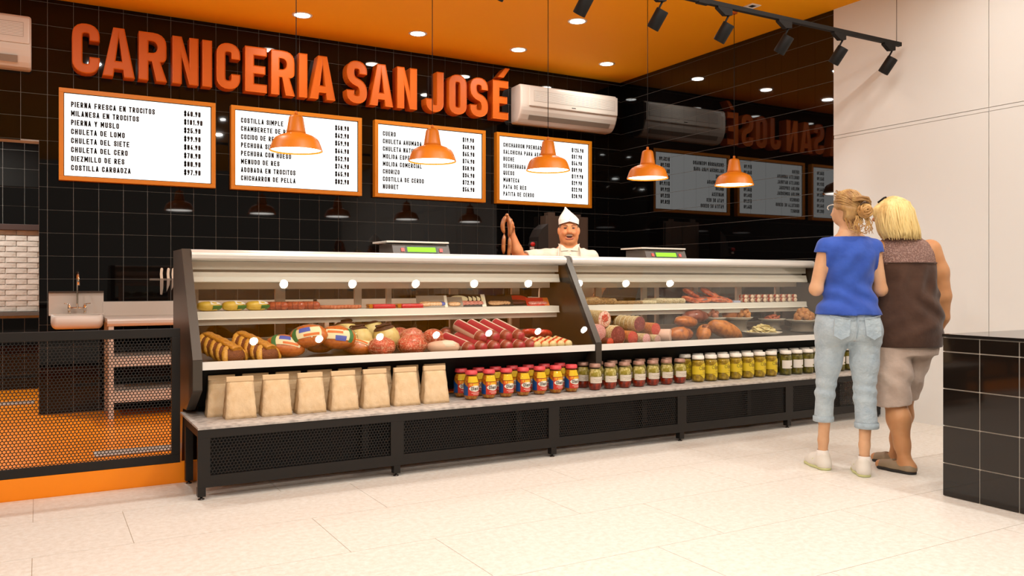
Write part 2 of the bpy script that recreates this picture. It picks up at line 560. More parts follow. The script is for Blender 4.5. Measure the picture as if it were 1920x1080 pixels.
# left end of the service area and the room behind the opening
struct(MB().box(FX0 - .15, FX0, 5.08, WY + .16, 0, CEIL), 'wall_left', M_dark)
far = struct(MB().box(FX0, 1.3, 10.354, 10.5, 0, 3.0), 'wall_far', M_grout)
ft = MB()
for i in range(-9, 9):
    for j in range(0, 15):
        a0 = -.128 + .2 * i; z0 = -.24 + .2 * j
        if a0 < -1.9 or a0 > 1.1: continue
        if z0 + .2 > .8 and z0 < 1.75 and -1.7 < a0 < .35 and z0 > .75 and z0 + .2 < 1.77: continue
        mb_z0 = max(z0, 0)
        inst('tile', plate('wall_tile', .2 - TG, TT, z0 + .2 - mb_z0 - TG, M_tile), (a0 + TG / 2, 10.35, mb_z0 + TG / 2), far)
struct(MB().box(1.2, 1.35, WY + .16, 10.354, 0, 3.0), 'wall_far_right', M_dark)

# whitewashed brick panel on the far wall
M_brick = mat('whitewashed_brick', (214, 204, 192), .85, bump=(40, .5), var=(9, (188, 176, 162), .4, .7))
brk = thing('brick_panel', 'whitewashed brick panel between dark ledges in the room behind the doorway', 'wall panel', (-.6, 10.33, .79))
MB().box(-1.5, .4, 10.325, 10.349, .83, 1.70).build('mortar', mat('pale_mortar', (190, 180, 168), .9), brk, True)
MB().box(-1.55, .45, 10.26, 10.349, 1.70, 1.762, .004).build('top_ledge', mat('dark_brown_wood', (58, 34, 24), .6), brk, True)
MB().box(-1.55, .45, 10.26, 10.349, .788, .83, .004).build('bottom_ledge', mat('weathered_grey_wood', (92, 82, 72), .7, bump=(30, .4)), brk, True)
rnd = random.Random(5)
for j in range(15):
    z0 = .832 + j * .058
    x = -1.5 + (0 if j % 2 else -.1)
    while x < .4:
        a, b = max(x, -1.5), min(x + .2, .4)
        if b - a > .03:
            inst('brick', plate('brick', round(b - a - .008, 2), .014, .050, M_brick), (a + .004 + .6, 10.325 - .010 - rnd.uniform(0, .005) - 10.33, z0 + .004 - .79), brk)
        x += .2

# ------------------------------------------------------------------ sign letters
def rp_closed(pts, R):
    k = next(i for i, p in enumerate(pts) if len(p) < 3)
    q = pts[k:] + pts[:k] + [pts[k]]
    return round_path(q, R)[:-1]

def letter_loops(ch, W, H, s):
    R = W * .48
    if ch == 'I': return [[(0, 0), (0, H), (W, H), (W, 0)]]
    if ch == 'E': return [[(0, 0), (0, H), (W, H), (W, H - s), (s * 1.05, H - s), (s * 1.05, H * .5 + s * .48), (W * .93, H * .5 + s * .48), (W * .93, H * .5 - s * .48), (s * 1.05, H * .5 - s * .48), (s * 1.05, s), (W, s), (W, 0)]]
    if ch == 'N': return [[(0, 0), (0, H), (s, H), (W - s, .42 * H), (W - s, H), (W, H), (W, 0), (W - s, 0), (s, .58 * H), (s, 0)]]
    if ch == 'A':
        f, za, ap = s * 1.08, .84 * H, s * .56
        xi = lambda z: f + (W / 2 - f) * z / za
        z1, z2 = .155 * H, .32 * H
        return [[(0, 0), (W / 2 - ap, H), (W / 2 + ap, H), (W, 0), (W - f, 0), (W - xi(z1), z1), (xi(z1), z1), (f, 0)],
                [(xi(z2), z2), (W - xi(z2), z2), (W / 2, za * .97)]]
    if ch == 'R':
        zb = .40 * H
        o = rp_closed([(0, 0), (0, H), (W * .98, H, 1), (W * .98, zb, 1), (W * .76, zb), (W, 0), (W - s * 1.12, 0), (W * .46, zb), (s, zb), (s, 0)], R)
        h = rp_closed([(s, zb + s * .95), (s, H - s * .95), (W - s, H - s * .95, 1), (W - s, zb + s * .95, 1)], R * .5)
        return [[tuple(p) for p in o], [tuple(p) for p in h]]
    path = GL[ch][0]
    pts = [(s / 2 + p[0] * (W - s), s / 2 + p[1] * (H - s)) + tuple(p[2:]) for p in path]
    pp = round_path(pts, (W - s) * .52)
    if ch == 'O':
        L, Rr = stroke_outline(pp, s)
        return [[tuple(p) for p in L[:-1]], [tuple(p) for p in Rr[:-1]]]
    a, b = (pp[0] - pp[1]).normalized(), (pp[-1] - pp[-2]).normalized()
    if ch == 'J': pp[0] = pp[0] + a * s / 2
    L, Rr = stroke_outline(pp, s)
    return [[tuple(p) for p in L] + [tuple(p) for p in reversed(Rr)]]

def solid_letter(loops, depth, rim):
    bm = bmesh.new()
    for lp in loops:
        vs = [bm.verts.new((p[0], 0, p[1])) for p in lp]
        for i in range(len(vs)): bm.edges.new((vs[i], vs[(i + 1) % len(vs)]))
    bmesh.ops.triangle_fill(bm, edges=bm.edges[:], use_beauty=True)
    for f in bm.faces:
        f.normal_update()
        if f.normal.y > 0: f.normal_flip()
    bmesh.ops.inset_region(bm, faces=bm.faces[:], thickness=rim, depth=-.007, use_even_offset=True, use_boundary=True)
    be = [e for e in bm.edges if len(e.link_faces) == 1]
    r = bmesh.ops.extrude_edge_only(bm, edges=be)
    nv = [g for g in r['geom'] if isinstance(g, bmesh.types.BMVert)]
    bmesh.ops.translate(bm, verts=nv, vec=(0, depth, 0))
    return bm

LET = [('C', .255, .47), ('A', .492, .752), ('R', .784, 1.02), ('N', 1.066, 1.292), ('I', 1.326, 1.412), ('C', 1.452, 1.667), ('E', 1.712, 1.917), ('R', 1.957, 2.187), ('I', 2.226, 2.31), ('A', 2.333, 2.594),
       ('S', 2.712, 2.927), ('A', 2.955, 3.212), ('N', 3.256, 3.48), ('J', 3.585, 3.79), ('O', 3.852, 4.067), ('S', 4.11, 4.33), ('E', 4.39, 4.588)]
WORD = ['CARNICERIA'] * 10 + ['SAN'] * 3 + ['JOSÉ'] * 4
which = ['first C', 'first A, second letter', 'first R, third letter', 'first N, fourth letter', 'first I, fifth letter', 'second C, sixth letter', 'plain E, seventh letter', 'second R, eighth letter', 'second I, ninth letter', 'last A, tenth letter',
         'S that starts', 'A in the middle', 'N that ends', 'J that starts', 'O, second letter', 'S, third letter', 'accented E that ends']
LF, LZ, LH = 8.135, 2.968, .432
for n, (ch, x0, x1) in enumerate(LET):
    lab = 'raised orange sign letter, %s of the word %s on the black wall' % (which[n], WORD[n])
    bm = solid_letter(letter_loops(ch, x1 - x0, LH, .080), WY - LF - .001, .0085)
    if n == 16:
        t = thing('sign_letter', lab, 'letter', (x0, LF, LZ), group='sign letters on the back wall')
        MB().bm(bm).build('letter_face', M_orange, t)
        w = x1 - x0
        acc = solid_letter([[(w * .32, LH + .035), (w * .80, LH + .145), (w * 1.10, LH + .145), (w * .70, LH + .035)]], WY - LF - .001, .008)
        MB().bm(acc).build('accent', M_orange, t)
    else:
        o = MB().bm(bm).build('sign_letter', M_orange)
        o.location = (x0, LF, LZ)
        tag(o, lab, 'letter', 'sign letters on the back wall')

# ------------------------------------------------------------------ menu screens
MENU = [
 [('PIERNA FRESCA EN TROCITOS', '$60.90'), ('MILANESA EN TROCITOS', '$101.90'), ('PIERNA Y MUSLO', '$25.90'), ('CHULETA DE LOMO', '$99.90'), ('CHULETA DEL SIETE', '$84.90'), ('CHULETA DEL CERO', '$78.90'), ('DIEZMILLO DE RES', '$80.90'), ('COSTILLA CARGADZA', '$97.90')],
 [('COSTILLA SIMPLE', '$58.90'), ('CHAMBERETE DE RES', '$62.90'), ('COCIDO DE RES', '$59.90'), ('PECHUGA SIN HUESO', '$64.90'), ('PECHUGA CON HUESO', '$52.90'), ('MENUDO DE RES', '$74.90'), ('ADOBADA EN TROCITOS', '$65.90'), ('CHICHARRÓN DE PELLA', '$82.90')],
 [('CUERO', '$19.90'), ('CHULETA AHUMADA', '$68.90'), ('CHULETA NATURAL', '$65.90'), ('MOLIDA ESPECIAL', '$74.90'), ('MOLIDA COMERCIAL', '$58.90'), ('CHORIZO', '$34.90'), ('COSTILLA DE CERDO', '$72.90'), ('NUGGET', '$56.90')],
 [('CHICHARRÓN PRENSADO', '$125.90'), ('SALCHICHA PARA ASAR', '$37.90'), ('BUCHE', '$56.90'), ('DESHEBRADA', '$89.90'), ('QUESO', '$119.90'), ('MANTECA', '$29.90'), ('PATA DE RES', '$22.90'), ('PATITA DE CERDO', '$28.90')]]
MLAB = ['listing pierna fresca first, leftmost of the four', 'listing costilla simple first, second from the left', 'listing cuero first, third from the left', 'listing chicharron prensado first, rightmost of the four']
BW, BZ0, BZ1, FW = 1.300, 2.034, 2.836, .037
for n in range(4):
    x0 = .155 + n * 1.4407
    t = thing('menu_screen', 'orange framed lit menu screen %s' % MLAB[n], 'menu board', (x0, 8.22, BZ0), group='menu screens on the back wall')
    fr = MB()
    fr.box(x0, x0 + BW, 8.200, WY, BZ0, BZ0 + FW, .003).box(x0, x0 + BW, 8.200, WY, BZ1 - FW, BZ1, .003)
    fr.box(x0, x0 + FW, 8.200, WY, BZ0 + FW, BZ1 - FW, .003).box(x0 + BW - FW, x0 + BW, 8.200, WY, BZ0 + FW, BZ1 - FW, .003)
    fr.build('frame', M_orange_frame, t, True)
    scr = MB().box(x0 + FW, x0 + BW - FW, 8.222, 8.25, BZ0 + FW, BZ1 - FW).build('screen', M_screen, t, True)
    bz = MB()
    bz.box(x0 + FW, x0 + FW + .006, 8.216, 8.222, BZ0 + FW, BZ1 - FW).box(x0 + BW - FW - .006, x0 + BW - FW, 8.216, 8.222, BZ0 + FW, BZ1 - FW)
    bz.box(x0 + FW + .006, x0 + BW - FW - .006, 8.216, 8.222, BZ0 + FW, BZ0 + FW + .006).box(x0 + FW + .006, x0 + BW - FW - .006, 8.216, 8.222, BZ1 - FW - .006, BZ1 - FW)
    bz.build('bezel', M_dark, t, True)
    for j, (a, p) in enumerate(MENU[n]):
        za = 2.677 - .0791 * j; zp = 2.689 - .078 * j
        m1, w = text_mb(a, .050, .0106, lambda u, v: (x0 + .094 + u, 8.2205, za + v), wid=.475, gap=.125)
        m1.build('menu_line', M_ink, scr, True)
        m2, w = text_mb(p, .050, .0112, lambda u, v: (x0 + 1.022 + u, 8.2205, zp + v), wid=.44, gap=.12)
        m2.build('price', M_ink, scr, True)

# ------------------------------------------------------------------ wall air conditioners
def air_con(x0, x1, lab):
    t = thing('air_conditioner', lab, 'air conditioner', (x0, 8.15, 2.95), group='wall air conditioners')
    prof = [(8.268, 3.375), (8.10, 3.382), (8.07, 3.374), (8.05, 3.35), (8.043, 3.30), (8.043, 3.15), (8.046, 3.12), (8.055, 3.085), (8.075, 3.04), (8.105, 2.995), (8.145, 2.962), (8.19, 2.95), (8.268, 2.952)]
    bm = bmesh.new()
    a = [bm.verts.new((x0, *p)) for p in prof]; bm.faces.new(a)
    r = bmesh.ops.extrude_face_region(bm, geom=bm.faces[:])
    bmesh.ops.translate(bm, verts=[g for g in r['geom'] if isinstance(g, bmesh.types.BMVert)], vec=(x1 - x0, 0, 0))
    ee = [e for e in bm.edges if abs(e.verts[0].co.x - e.verts[1].co.x) < 1e-6 and not (e.verts[0].co.y > 8.26 and e.verts[1].co.y > 8.26)]
    bmesh.ops.bevel(bm, geom=ee, offset=.022, segments=3, profile=.5, affect='EDGES')
    bmesh.ops.recalc_face_normals(bm, faces=bm.faces[:])
    mb = MB().bm(bm); mb.sm = [False] * len(mb.f)
    mb.build('casing', mat('ivory_casing', (228, 216, 203), .35, spec=.45), t, True)
    MB().box(x0 + .10, x1 - .012, 8.028, 8.05, 3.135, 3.352, .012).build('front_panel', mat('ivory_casing', (228, 216, 203)), t, True)
    for k in range(9):
        z = 3.195 + k * .0125
        MB().box(x0 + .165, x1 - .06, 8.0245, 8.0285, z, z + .006).build('grille_slat', mat('pale_slat', (250, 242, 232), .4), t, True)
    gb = MB().box(x0 + .16, x1 - .055, 8.0270, 8.0283, 3.188, 3.31).build('grille', mat('grille_shadow', (196, 182, 168), .6), t, True)
    MB().box(x0 + (x1 - x0) * .5, x0 + (x1 - x0) * .5 + .055, 8.0265, 8.0285, 3.158, 3.166).build('badge', M_dark, t, True)
    d = Vector((0, .045, -.052)).normalized()
    lv = MB()
    q = [(8.068, 3.040), (8.100, 2.990), (8.105, 2.993), (8.073, 3.043)]
    lv.prism([(p[0] - .006, p[1] - .004) for p in q], x0 + .12, x1 - .10)
    lv.build('louver', mat('louver_grey', (150, 138, 124), .5), t, True)
air_con(4.70, 6.045, 'white wall air conditioner above the rightmost menu screen, near the room corner')
air_con(-1.40, -.05, 'white wall air conditioner cut off by the left edge above the doorway')

# ------------------------------------------------------------------ lamps
def area_light(name, loc, power, size, parent=None, color=(.97, 1.0, .97), spread=math.pi, target=None):
    l = bpy.data.lights.new(name, 'AREA'); l.shape = 'DISK'; l.size = size; l.energy = power; l.color = color; l.spread = spread
    o = bpy.data.objects.new(name, l); COL.objects.link(o)
    o.location = loc
    if target is not None:
        d = Vector(target) - Vector(loc)
        o.rotation_euler = d.to_track_quat('-Z', 'Y').to_euler()
    if parent is not None: o.parent = parent; o.location = Vector(loc) - Vector(parent.location)
    return o

def downlight(x, y, lab, power, group, size=.14):
    t = thing('downlight', lab, 'ceiling light', (x, y, CEIL), group=group)
    MB().lathe([(size * .5, -.004), (size * .64, -.006), (size * .66, 0), (size * .5, 0)], 28, (x, y, CEIL), cap=False).build('trim_ring', M_white_plastic, t, True)
    MB().lathe([(.001, -.005), (size * .5, -.005)], 28, (x, y, CEIL), cap=False).build('lens', M_lamp, t, True)
    area_light('downlight_beam', (x, y, CEIL - .012), power, size * .96, t)
DL = ['leftmost of the back row over the menu screens', 'second from the left of the back row', 'third from the left of the back row', 'rightmost of the back row, nearest the corner']
for k in range(4):
    downlight(2.116 + 1.1523 * k, 7.62, 'lit round ceiling downlight, %s' % DL[k], LAMP_W['service'], 'service ceiling downlights')
for x_, y_ in ((.55, 6.1), (-.95, 6.1)):  # unseen lamps added to brighten the orange floor at the left
    downlight(x_, y_, 'added unseen fill downlight over the left of the service area, above the frame', 24 if y_ < 7 else 10, 'service ceiling downlights')
downlight(4.42, 6.51, 'lit round ceiling downlight nearer the camera than the back row', LAMP_W['service'], 'service ceiling downlights')
for k in range(-1, 7):
    downlight(1.785 + .635 * k, 3.485, 'round ceiling downlight over the customer side, mirrored in the case glass', LAMP_W['customer'] * .22, 'customer ceiling downlights', .075)
for j in range(3):  # unseen rows added to light the shop floor evenly
    for k in range(4):
        downlight(-1.4 + 2.0 * k, 2.1 - 1.5 * j, 'added unseen fill downlight over the shop floor, outside the frame', LAMP_W['customer'], 'added shop floor fill downlights', .14)
downlight(-.6, 9.3, 'added fill downlight in the far room behind the doorway', 16, None, .14) if False else None
fl = thing('downlight', 'added unseen fill downlight in the far room behind the doorway', 'ceiling light', (-.7, 9.2, 2.95))  # unseen lamp added to brighten the brick panel
MB().lathe([(.001, -.006), (.07, -.006), (.09, 0)], 24, (-.7, 9.2, 2.95)).build('lens', M_lamp, fl, True)
area_light('downlight_beam', (-.7, 9.2, 2.935), 60, .14, fl)
# unlit square fitting
sq = thing('square_downlight', 'small square white recessed ceiling fitting, unlit, beside the track', 'ceiling light', (5.53, 5.38, CEIL))
fr = MB()
for a, b, c, d in ((-.055, .055, -.055, -.03), (-.055, .055, .03, .055), (-.055, -.03, -.03, .03), (.03, .055, -.03, .03)):
    fr.box(5.53 + a, 5.53 + b, 5.38 + c, 5.38 + d, CEIL - .006, CEIL)
fr.build('trim_frame', M_white_plastic, sq, True)
MB().box(5.50, 5.56, 5.35, 5.41, CEIL - .002, CEIL - .0005).build('recess', M_dark, sq, True)

# pendants
PX = [1.5122 + 1.0029 * k for k in range(5)]
PY, PZ = 5.5952, 2.034
PL = ['leftmost, before the second menu screen', 'second from left, before the third menu screen', 'third from left, before the last menu screen', 'fourth from left, before black wall', 'rightmost, before the black side wall']
for k, x in enumerate(PX):
    t = thing('pendant_lamp', 'orange metal pendant lamp, %s' % PL[k], 'pendant lamp', (x, PY, PZ), group='pendant lamps over the display cases')
    c = (x, PY, PZ)
    sh = [(.176, -.002), (.174, .004), (.160, .045), (.150, .068), (.138, .083), (.110, .099), (.075, .112), (.064, .116)]
    shade = MB().lathe(sh, 40, c, cap=False)
    shade.lathe([(r - .002, h - .001) for r, h in reversed(sh)], 40, c, cap=False)
    shade.lathe([(.176, -.002), (.174, -.003)], 40, c, cap=False)
    s = shade.build('lamp_shade', M_orange_shade, t, True)
    MB().lathe([(.066, .112), (.062, .13), (.047, .222), (.042, .232), (.030, .238), (.0, .239)], 28, c).build('lamp_neck', M_orange_shade, t, True)
    MB().lathe([(.011, .236), (.011, .262), (.005, .268), (0, .268)], 12, c).build('cord_grip', M_orange_shade, t, True)
    MB().tube([(x, PY, PZ + .262), (x, PY, CEIL)], .0028, 6).build('cord', M_dark, t, True)
    MB().lathe([(.001, CEIL - PZ - .012), (.028, CEIL - PZ - .012), (.030, CEIL - PZ)], 16, c).build('ceiling_cap', mat('orange_cap', (190, 86, 12), .5), t, True)
    MB().lathe([(.001, .004), (.120, .006), (.166, .008)], 36, c, cap=False).build('diffuser', M_lamp_soft, t, True)
    area_light('pendant_beam', (x, PY, PZ - .004), LAMP_W['pendant'], .30, t)

# track with spotlights
TY, TZ = 4.352, 3.095
tr = thing('light_track', 'long black ceiling track hung on wires, carrying spotlights', 'track light', (3.7, TY, TZ))
MB().box(4.005, 6.145, TY - .017, TY + .017, TZ - .016, TZ + .016, .003).build('rail', M_dark, tr, True)
MB().box(1.2, 3.995, TY - .017, TY + .017, TZ - .016, TZ + .016, .003).build('rail', M_dark, tr, True)
MB().box(3.95, 4.05, TY - .02, TY + .02, TZ - .022, TZ + .02, .004).build('connector', M_dark, tr, True)
for x in (6.10, 2.4, 1.3):
    MB().tube([(x, TY, TZ + .01), (x, TY, CEIL)], .003, 6).build('wire', mat('steel_wire', (120, 112, 106), .4, metal=.6), tr, True)
spot_x = [6.03 - .600 * k for k in range(8)]
SL = ['rightmost, before the white wall', 'second from the right, at the edge of the black wall', 'third from the right, before the black wall', 'fourth from the right, before the orange ceiling', 'fifth from the right, cut by the top edge', 'sixth from the right, cut by the top edge', 'out of frame at the left', 'out of frame at the far left']
def track_spot(x, lab):
    t = thing('track_spotlight', lab, 'spotlight', (x, TY, TZ - .016), group='track spotlights')
    MB().prism([(-.10, 0), (.035, 0), (.035, -.045), (-.03, -.055), (-.10, -.012)], -.017, .017, 'y').build('adapter', M_dark, t)
    MB().tube([(.012, 0, -.05), (-.002, .012, -.085), (-.018, .012, -.118)], .007, 8).build('arm', M_dark, t)
    h = Vector((-.012, .02, -.165)); d = Vector((-.26, .60, -.95)).normalized()
    R = d.to_track_quat('Z', 'Y').to_matrix().to_4x4()
    body = MB().lathe([(.001, -.068), (.040, -.068), (.043, -.064), (.043, .066), (.040, .070), (.036, .070), (.034, .058)], 24, cap=False)
    body.xf(Matrix.Translation(h) @ R); body.build('lamp_head', M_dark, t)
    ln = MB().lathe([(.001, .0), (.034, .0)], 20, (0, 0, .060), cap=False)
    ln.xf(Matrix.Translation(h) @ R); ln.build('lens', M_lamp, t)
    l = bpy.data.lights.new('track_beam', 'SPOT'); l.energy = LAMP_W['track']; l.spot_size = 1.25; l.spot_blend = .9; l.shadow_soft_size = .03; l.color = (.97, 1.0, .97)
    o = bpy.data.objects.new('track_beam', l); COL.objects.link(o); o.parent = t
    o.location = h + d * .09; o.rotation_euler = d.to_track_quat('-Z', 'Y').to_euler()
for k, x in enumerate(spot_x):
    track_spot(x, 'black cylindrical track spotlight, %s' % SL[k])

# ------------------------------------------------------------------ mesh sheets with hexagonal holes
def hex_sheet(x0, x1, z0, z1, y, pitch=.0182, web=.0042, th=.0012):
    mb = MB()
    R = pitch / math.sqrt(3); r = (pitch - web) / math.sqrt(3)
    rowh = 1.5 * R
    nz = int((z1 - z0) / rowh) + 2; nx = int((x1 - x0) / pitch) + 2
    vs, fs = [], []
    ang = [math.pi / 6 + k * math.pi / 3 for k in range(6)]
    for j in range(nz):
        for i in range(nx):
            cx = x0 + (i + (.5 if j % 2 else 0)) * pitch; cz = z0 + j * rowh
            if cx > x1 + pitch * .4 or cz > z1 + R * .6: continue
            b = len(vs)
            cl = lambda X, Z: (min(max(X, x0 - .004), x1 + .004), min(max(Z, z0 - .004), z1 + .004))
            for rr, yy in ((R, y), (r, y), (r, y + th)):
                for a in ang:
                    X, Z = cl(cx + rr * math.cos(a), cz + rr * math.sin(a))
                    vs.append((X, yy, Z))
            for k in range(6):
                k2 = (k + 1) % 6
                fs.append((b + k, b + k2, b + 6 + k2, b + 6 + k))
                fs.append((b + 6 + k, b + 6 + k2, b + 12 + k2, b + 12 + k))
    return mb.add(vs, fs)

# fence
FX = -1.75
fence = thing('mesh_fence', 'low black framed fence of hexagonal mesh standing on the orange kerb', 'fence', (-.5, 5.098, .115))
for a, b, c, d in ((FX, .707, .115, .162), (FX, .707, .834, .882), (.662, .707, .162, .834), (FX, FX + .045, .162, .834), (-.60, -.555, .162, .834)):
    MB().box(a, b, 5.08, 5.115, c, d, .002).build('frame_bar', M_black_metal, fence, True)
tag(hex_sheet(-.555, .662, .162, .834, 5.096).build('mesh_panel', M_black_metal, fence, True), kind='stuff')
tag(hex_sheet(FX + .045, -.60, .162, .834, 5.096).build('mesh_panel', M_black_metal, fence, True), kind='stuff')

# ------------------------------------------------------------------ right-hand counter
ctr = thing('tiled_counter', 'black tiled counter with white joints at the right edge', 'counter', (4.8, 2.0, 0))
CX, CY, CH = 4.229, 2.738, .869
MB().box(CX + .004, 5.35, .3, CY - .004, 0, CH - .018).build('core', mat('white_joint', (226, 216, 204), .8), ctr, True)
zs = [0, .177, .377, .576, .775, CH - .018]
M_ctile = mat('dark_brown_glazed_tile', (26, 20, 16), .05, spec=.5)
for z0, z1 in zip(zs[:-1], zs[1:]):
    yv = CY
    while yv > .32:
        y0 = max(yv - .2, .3)
        inst('tile', plate('counter_tile', .006, yv - y0 - .006, z1 - z0 - .006, M_ctile), (CX - 4.8 - .002, y0 + .003 - 2.0, z0 + .003), ctr)
        yv -= .2
    xv = CX
    while xv < 5.33:
        x1 = min(xv + .2, 5.35)
        inst('tile', plate('counter_end_tile', x1 - xv - .006, .006, z1 - z0 - .006, M_ctile), (xv + .003 - 4.8, CY - .004 - 2.0, z0 + .003), ctr)
        xv += .2
MB().box(CX - .004, 5.36, .29, CY + .004, CH - .016, CH, .002).build('counter_top', mat('black_stone', (24, 21, 19), .12), ctr, True)

# ------------------------------------------------------------------ back-of-shop equipment
sink = thing('hand_sink', 'stainless steel wall sink with splashback below the tiled wall at left', 'sink', (.29, 8.1, .755))
MB().box(.078, .507, 8.248, 8.268, .87, 1.055, .003).build('splashback', M_steel, sink, True)
MB().box(.078, .507, 8.225, 8.268, 1.055, 1.068, .002).build('splash_cap', mat('dark_steel_edge', (70, 56, 46), .5, metal=.4), sink, True)
bs = MB()
bm = bmesh.new(); bmesh.ops.create_cube(bm, size=1)
for v in bm.verts: v.co = Vector((.288 + v.co.x * .39, 8.05 + v.co.y * .40, .81 + v.co.z * .115))
top = [f for f in bm.faces if f.normal.z > .9]
low = [e for e in bm.edges if min(v.co.z for v in e.verts) < .77]
bmesh.ops.bevel(bm, geom=low, offset=.045, segments=5, profile=.5, affect='EDGES')
top = [f for f in bm.faces if f.calc_center_median().z > .86 and f.normal.z > .9]
bmesh.ops.inset_region(bm, faces=top, thickness=.022, depth=0)
top = [f for f in bm.faces if f.calc_center_median().z > .86 and f.normal.z > .9 and abs(f.calc_center_median().x - .288) < .01 and abs(f.calc_center_median().y - 8.05) < .05]
r = bmesh.ops.extrude_discrete_faces(bm, faces=top[:1]) if False else bmesh.ops.inset_region(bm, faces=top[:1], thickness=.02, depth=-.085)
bs.bm(bm); bs.sm = [True] * len(bs.f)
bs.build('basin', M_steel, sink, True)
MB().box(.078, .507, 8.13, 8.25, .858, .872, .003).build('ledge', M_steel, sink, True)
fa = MB()
fa.tube([(.235, 8.16, .895), (.235, 8.16, .945)], .014, 12).tube([(.355, 8.16, .895), (.355, 8.16, .945)], .014, 12)
fa.tube([(.235, 8.16, .920), (.355, 8.16, .920)], .010, 10)
fa.tube([(.235, 8.16, .87), (.235, 8.16, .90)], .011, 10).tube([(.355, 8.16, .87), (.355, 8.16, .90)], .011, 10)
fa.build('faucet_body', M_chrome, sink, True)
MB().tube([(.296, 8.16, .92), (.296, 8.16, .97), (.296, 8.16, 1.17), (.297, 8.15, 1.21), (.298, 8.11, 1.232), (.299, 8.06, 1.22), (.300, 8.03, 1.18), (.300, 8.02, 1.12)], [.012, .008, .008, .008, .008, .008, .008, .009], 10).build('spout', M_chrome, sink, True)
for x, s in ((.235, -1), (.355, 1)):
    MB().tube([(x, 8.16, .945), (x, 8.16, .957)], .010, 10).tube([(x - .004 * s, 8.16, .955), (x + .04 * s, 8.13, .962)], .0045, 8).build('tap_handle', M_chrome, sink, True)

def work_table(x0, x1, lab):
    t = thing('work_table', lab, 'table', ((x0 + x1) / 2, 7.97, 0), group='stainless work tables along the back wall')
    prof = [(8.262, .842), (7.70, .842), (7.680, .836), (7.670, .822), (7.670, .800), (7.680, .782), (7.70, .776), (7.72, .776), (7.72, .805), (8.262, .805)]
    MB().prism(prof, x0, x1, smooth=False).build('table_top', M_steel, t, True)
    MB().box(x0, x1, 8.244, 8.264, .843, .972, .003).build('splashback', M_steel, t, True)
    for z0, z1 in ((.436, .515), (.136, .228)):
        MB().box(x0 + .04, x1 - .04, 7.70, 8.25, z1 - .03, z1).build('shelf', M_steel, t, True)
        MB().box(x0 + .04, x1 - .04, 7.70, 7.715, z0, z1 - .031).build('shelf_front', M_steel, t, True)
    for x in (x0 + .01, x1 - .05):
        for y in (7.69, 8.2):
            MB().box(x, x + .04, y, y + .04, 0, .80).build('leg', M_steel, t, True)
work_table(.50, 2.40, 'stainless steel work table beside the wall sink, below the knives')
work_table(2.44, 4.40, 'stainless steel work table behind the display cases, right of the knives')

strip = MB().box(.885, 1.32, 8.252, 8.268, 1.162, 1.180, .002).build('knife_rack', M_steel_dark)
tag(strip, 'magnetic steel knife strip on the black tiled wall', 'knife rack')
M_blade = mat('knife_blade', (214, 206, 196), .2, metal=.9); M_handle = mat('ivory_knife_handle', (240, 226, 204), .4)
for k, (x, L, lab) in enumerate(((.985, .150, 'kitchen knife with the longest blade, white handle up, leftmost on the strip'), (1.043, .122, 'white handled kitchen knife in the middle of the three on the strip'), (1.085, .110, 'white handled kitchen knife with a slim blade, rightmost on the strip'))):
    t = thing('kitchen_knife', lab, 'knife', (x, 8.246, 1.18), group='knives on the magnetic strip')
    MB().prism([(-.010, 0), (-.013, .04), (-.009, .085), (-.003, .098), (.008, .098), (.014, .088), (.010, .05), (.013, 0)], -.008, .004, 'y').build('handle', M_handle, t)
    MB().prism([(-.011, 0), (.018, 0), (.016, -L * .6), (.006, -L), (-.011, -L * .97), (-.012, -L * .3)] if k == 0 else [(-.011, 0), (.018, 0), (.012, -L * .5), (-.014, -L), (-.012, -L * .4)], -.002, .0005, 'y').build('blade', M_blade, t)

def grate(x0, x1, y0, y1, lab):
    t = thing('floor_grate', lab, 'floor drain', ((x0 + x1) / 2, (y0 + y1) / 2, 0), group='floor grates')
    for a, b, c, d in ((x0, x1, y0, y0 + .02), (x0, x1, y1 - .02, y1), (x0, x0 + .02, y0 + .02, y1 - .02), (x1 - .02, x1, y0 + .02, y1 - .02)):
        MB().box(a, b, c, d, 0, .012).build('rim', M_steel, t, True)
    n = int((y1 - y0 - .05) / .028)
    for k in range(n):
        yy_ = y0 + .03 + k * .028
        MB().box(x0 + .02, x1 - .02, yy_, yy_ + .016, 0, .010).build('bar', M_steel, t, True)
grate(.32, 1.55, 6.05, 6.24, 'grey steel floor grate in the orange floor behind the fence')
grate(-1.2, -.03, 9.02, 9.23, 'grey steel floor grate in the doorway to the far room')

fr = thing('steel_cabinet', 'tall grey steel cabinet against the back wall behind the butcher', 'cabinet', (5.37, 8.19, 0))
M_fridge = mat('grey_brown_steel', (104, 86, 74), .45, metal=.3)
MB().box(5.085, 5.675, 8.135, 8.262, .0, 1.915, .004).build('body', M_fridge, fr, True)
MB().box(5.11, 5.375, 8.122, 8.134, .06, 1.895, .003).build('door', M_fridge, fr, True)
MB().box(5.381, 5.652, 8.122, 8.134, .06, 1.895, .003).build('door', M_fridge, fr, True)
MB().box(5.13, 5.22, 8.15, 8.25, 1.915, 1.955, .003).build('top_box', M_fridge, fr, True)
MB().box(5.49, 5.58, 8.15, 8.25, 1.915, 1.945, .003).build('top_box', M_fridge, fr, True)

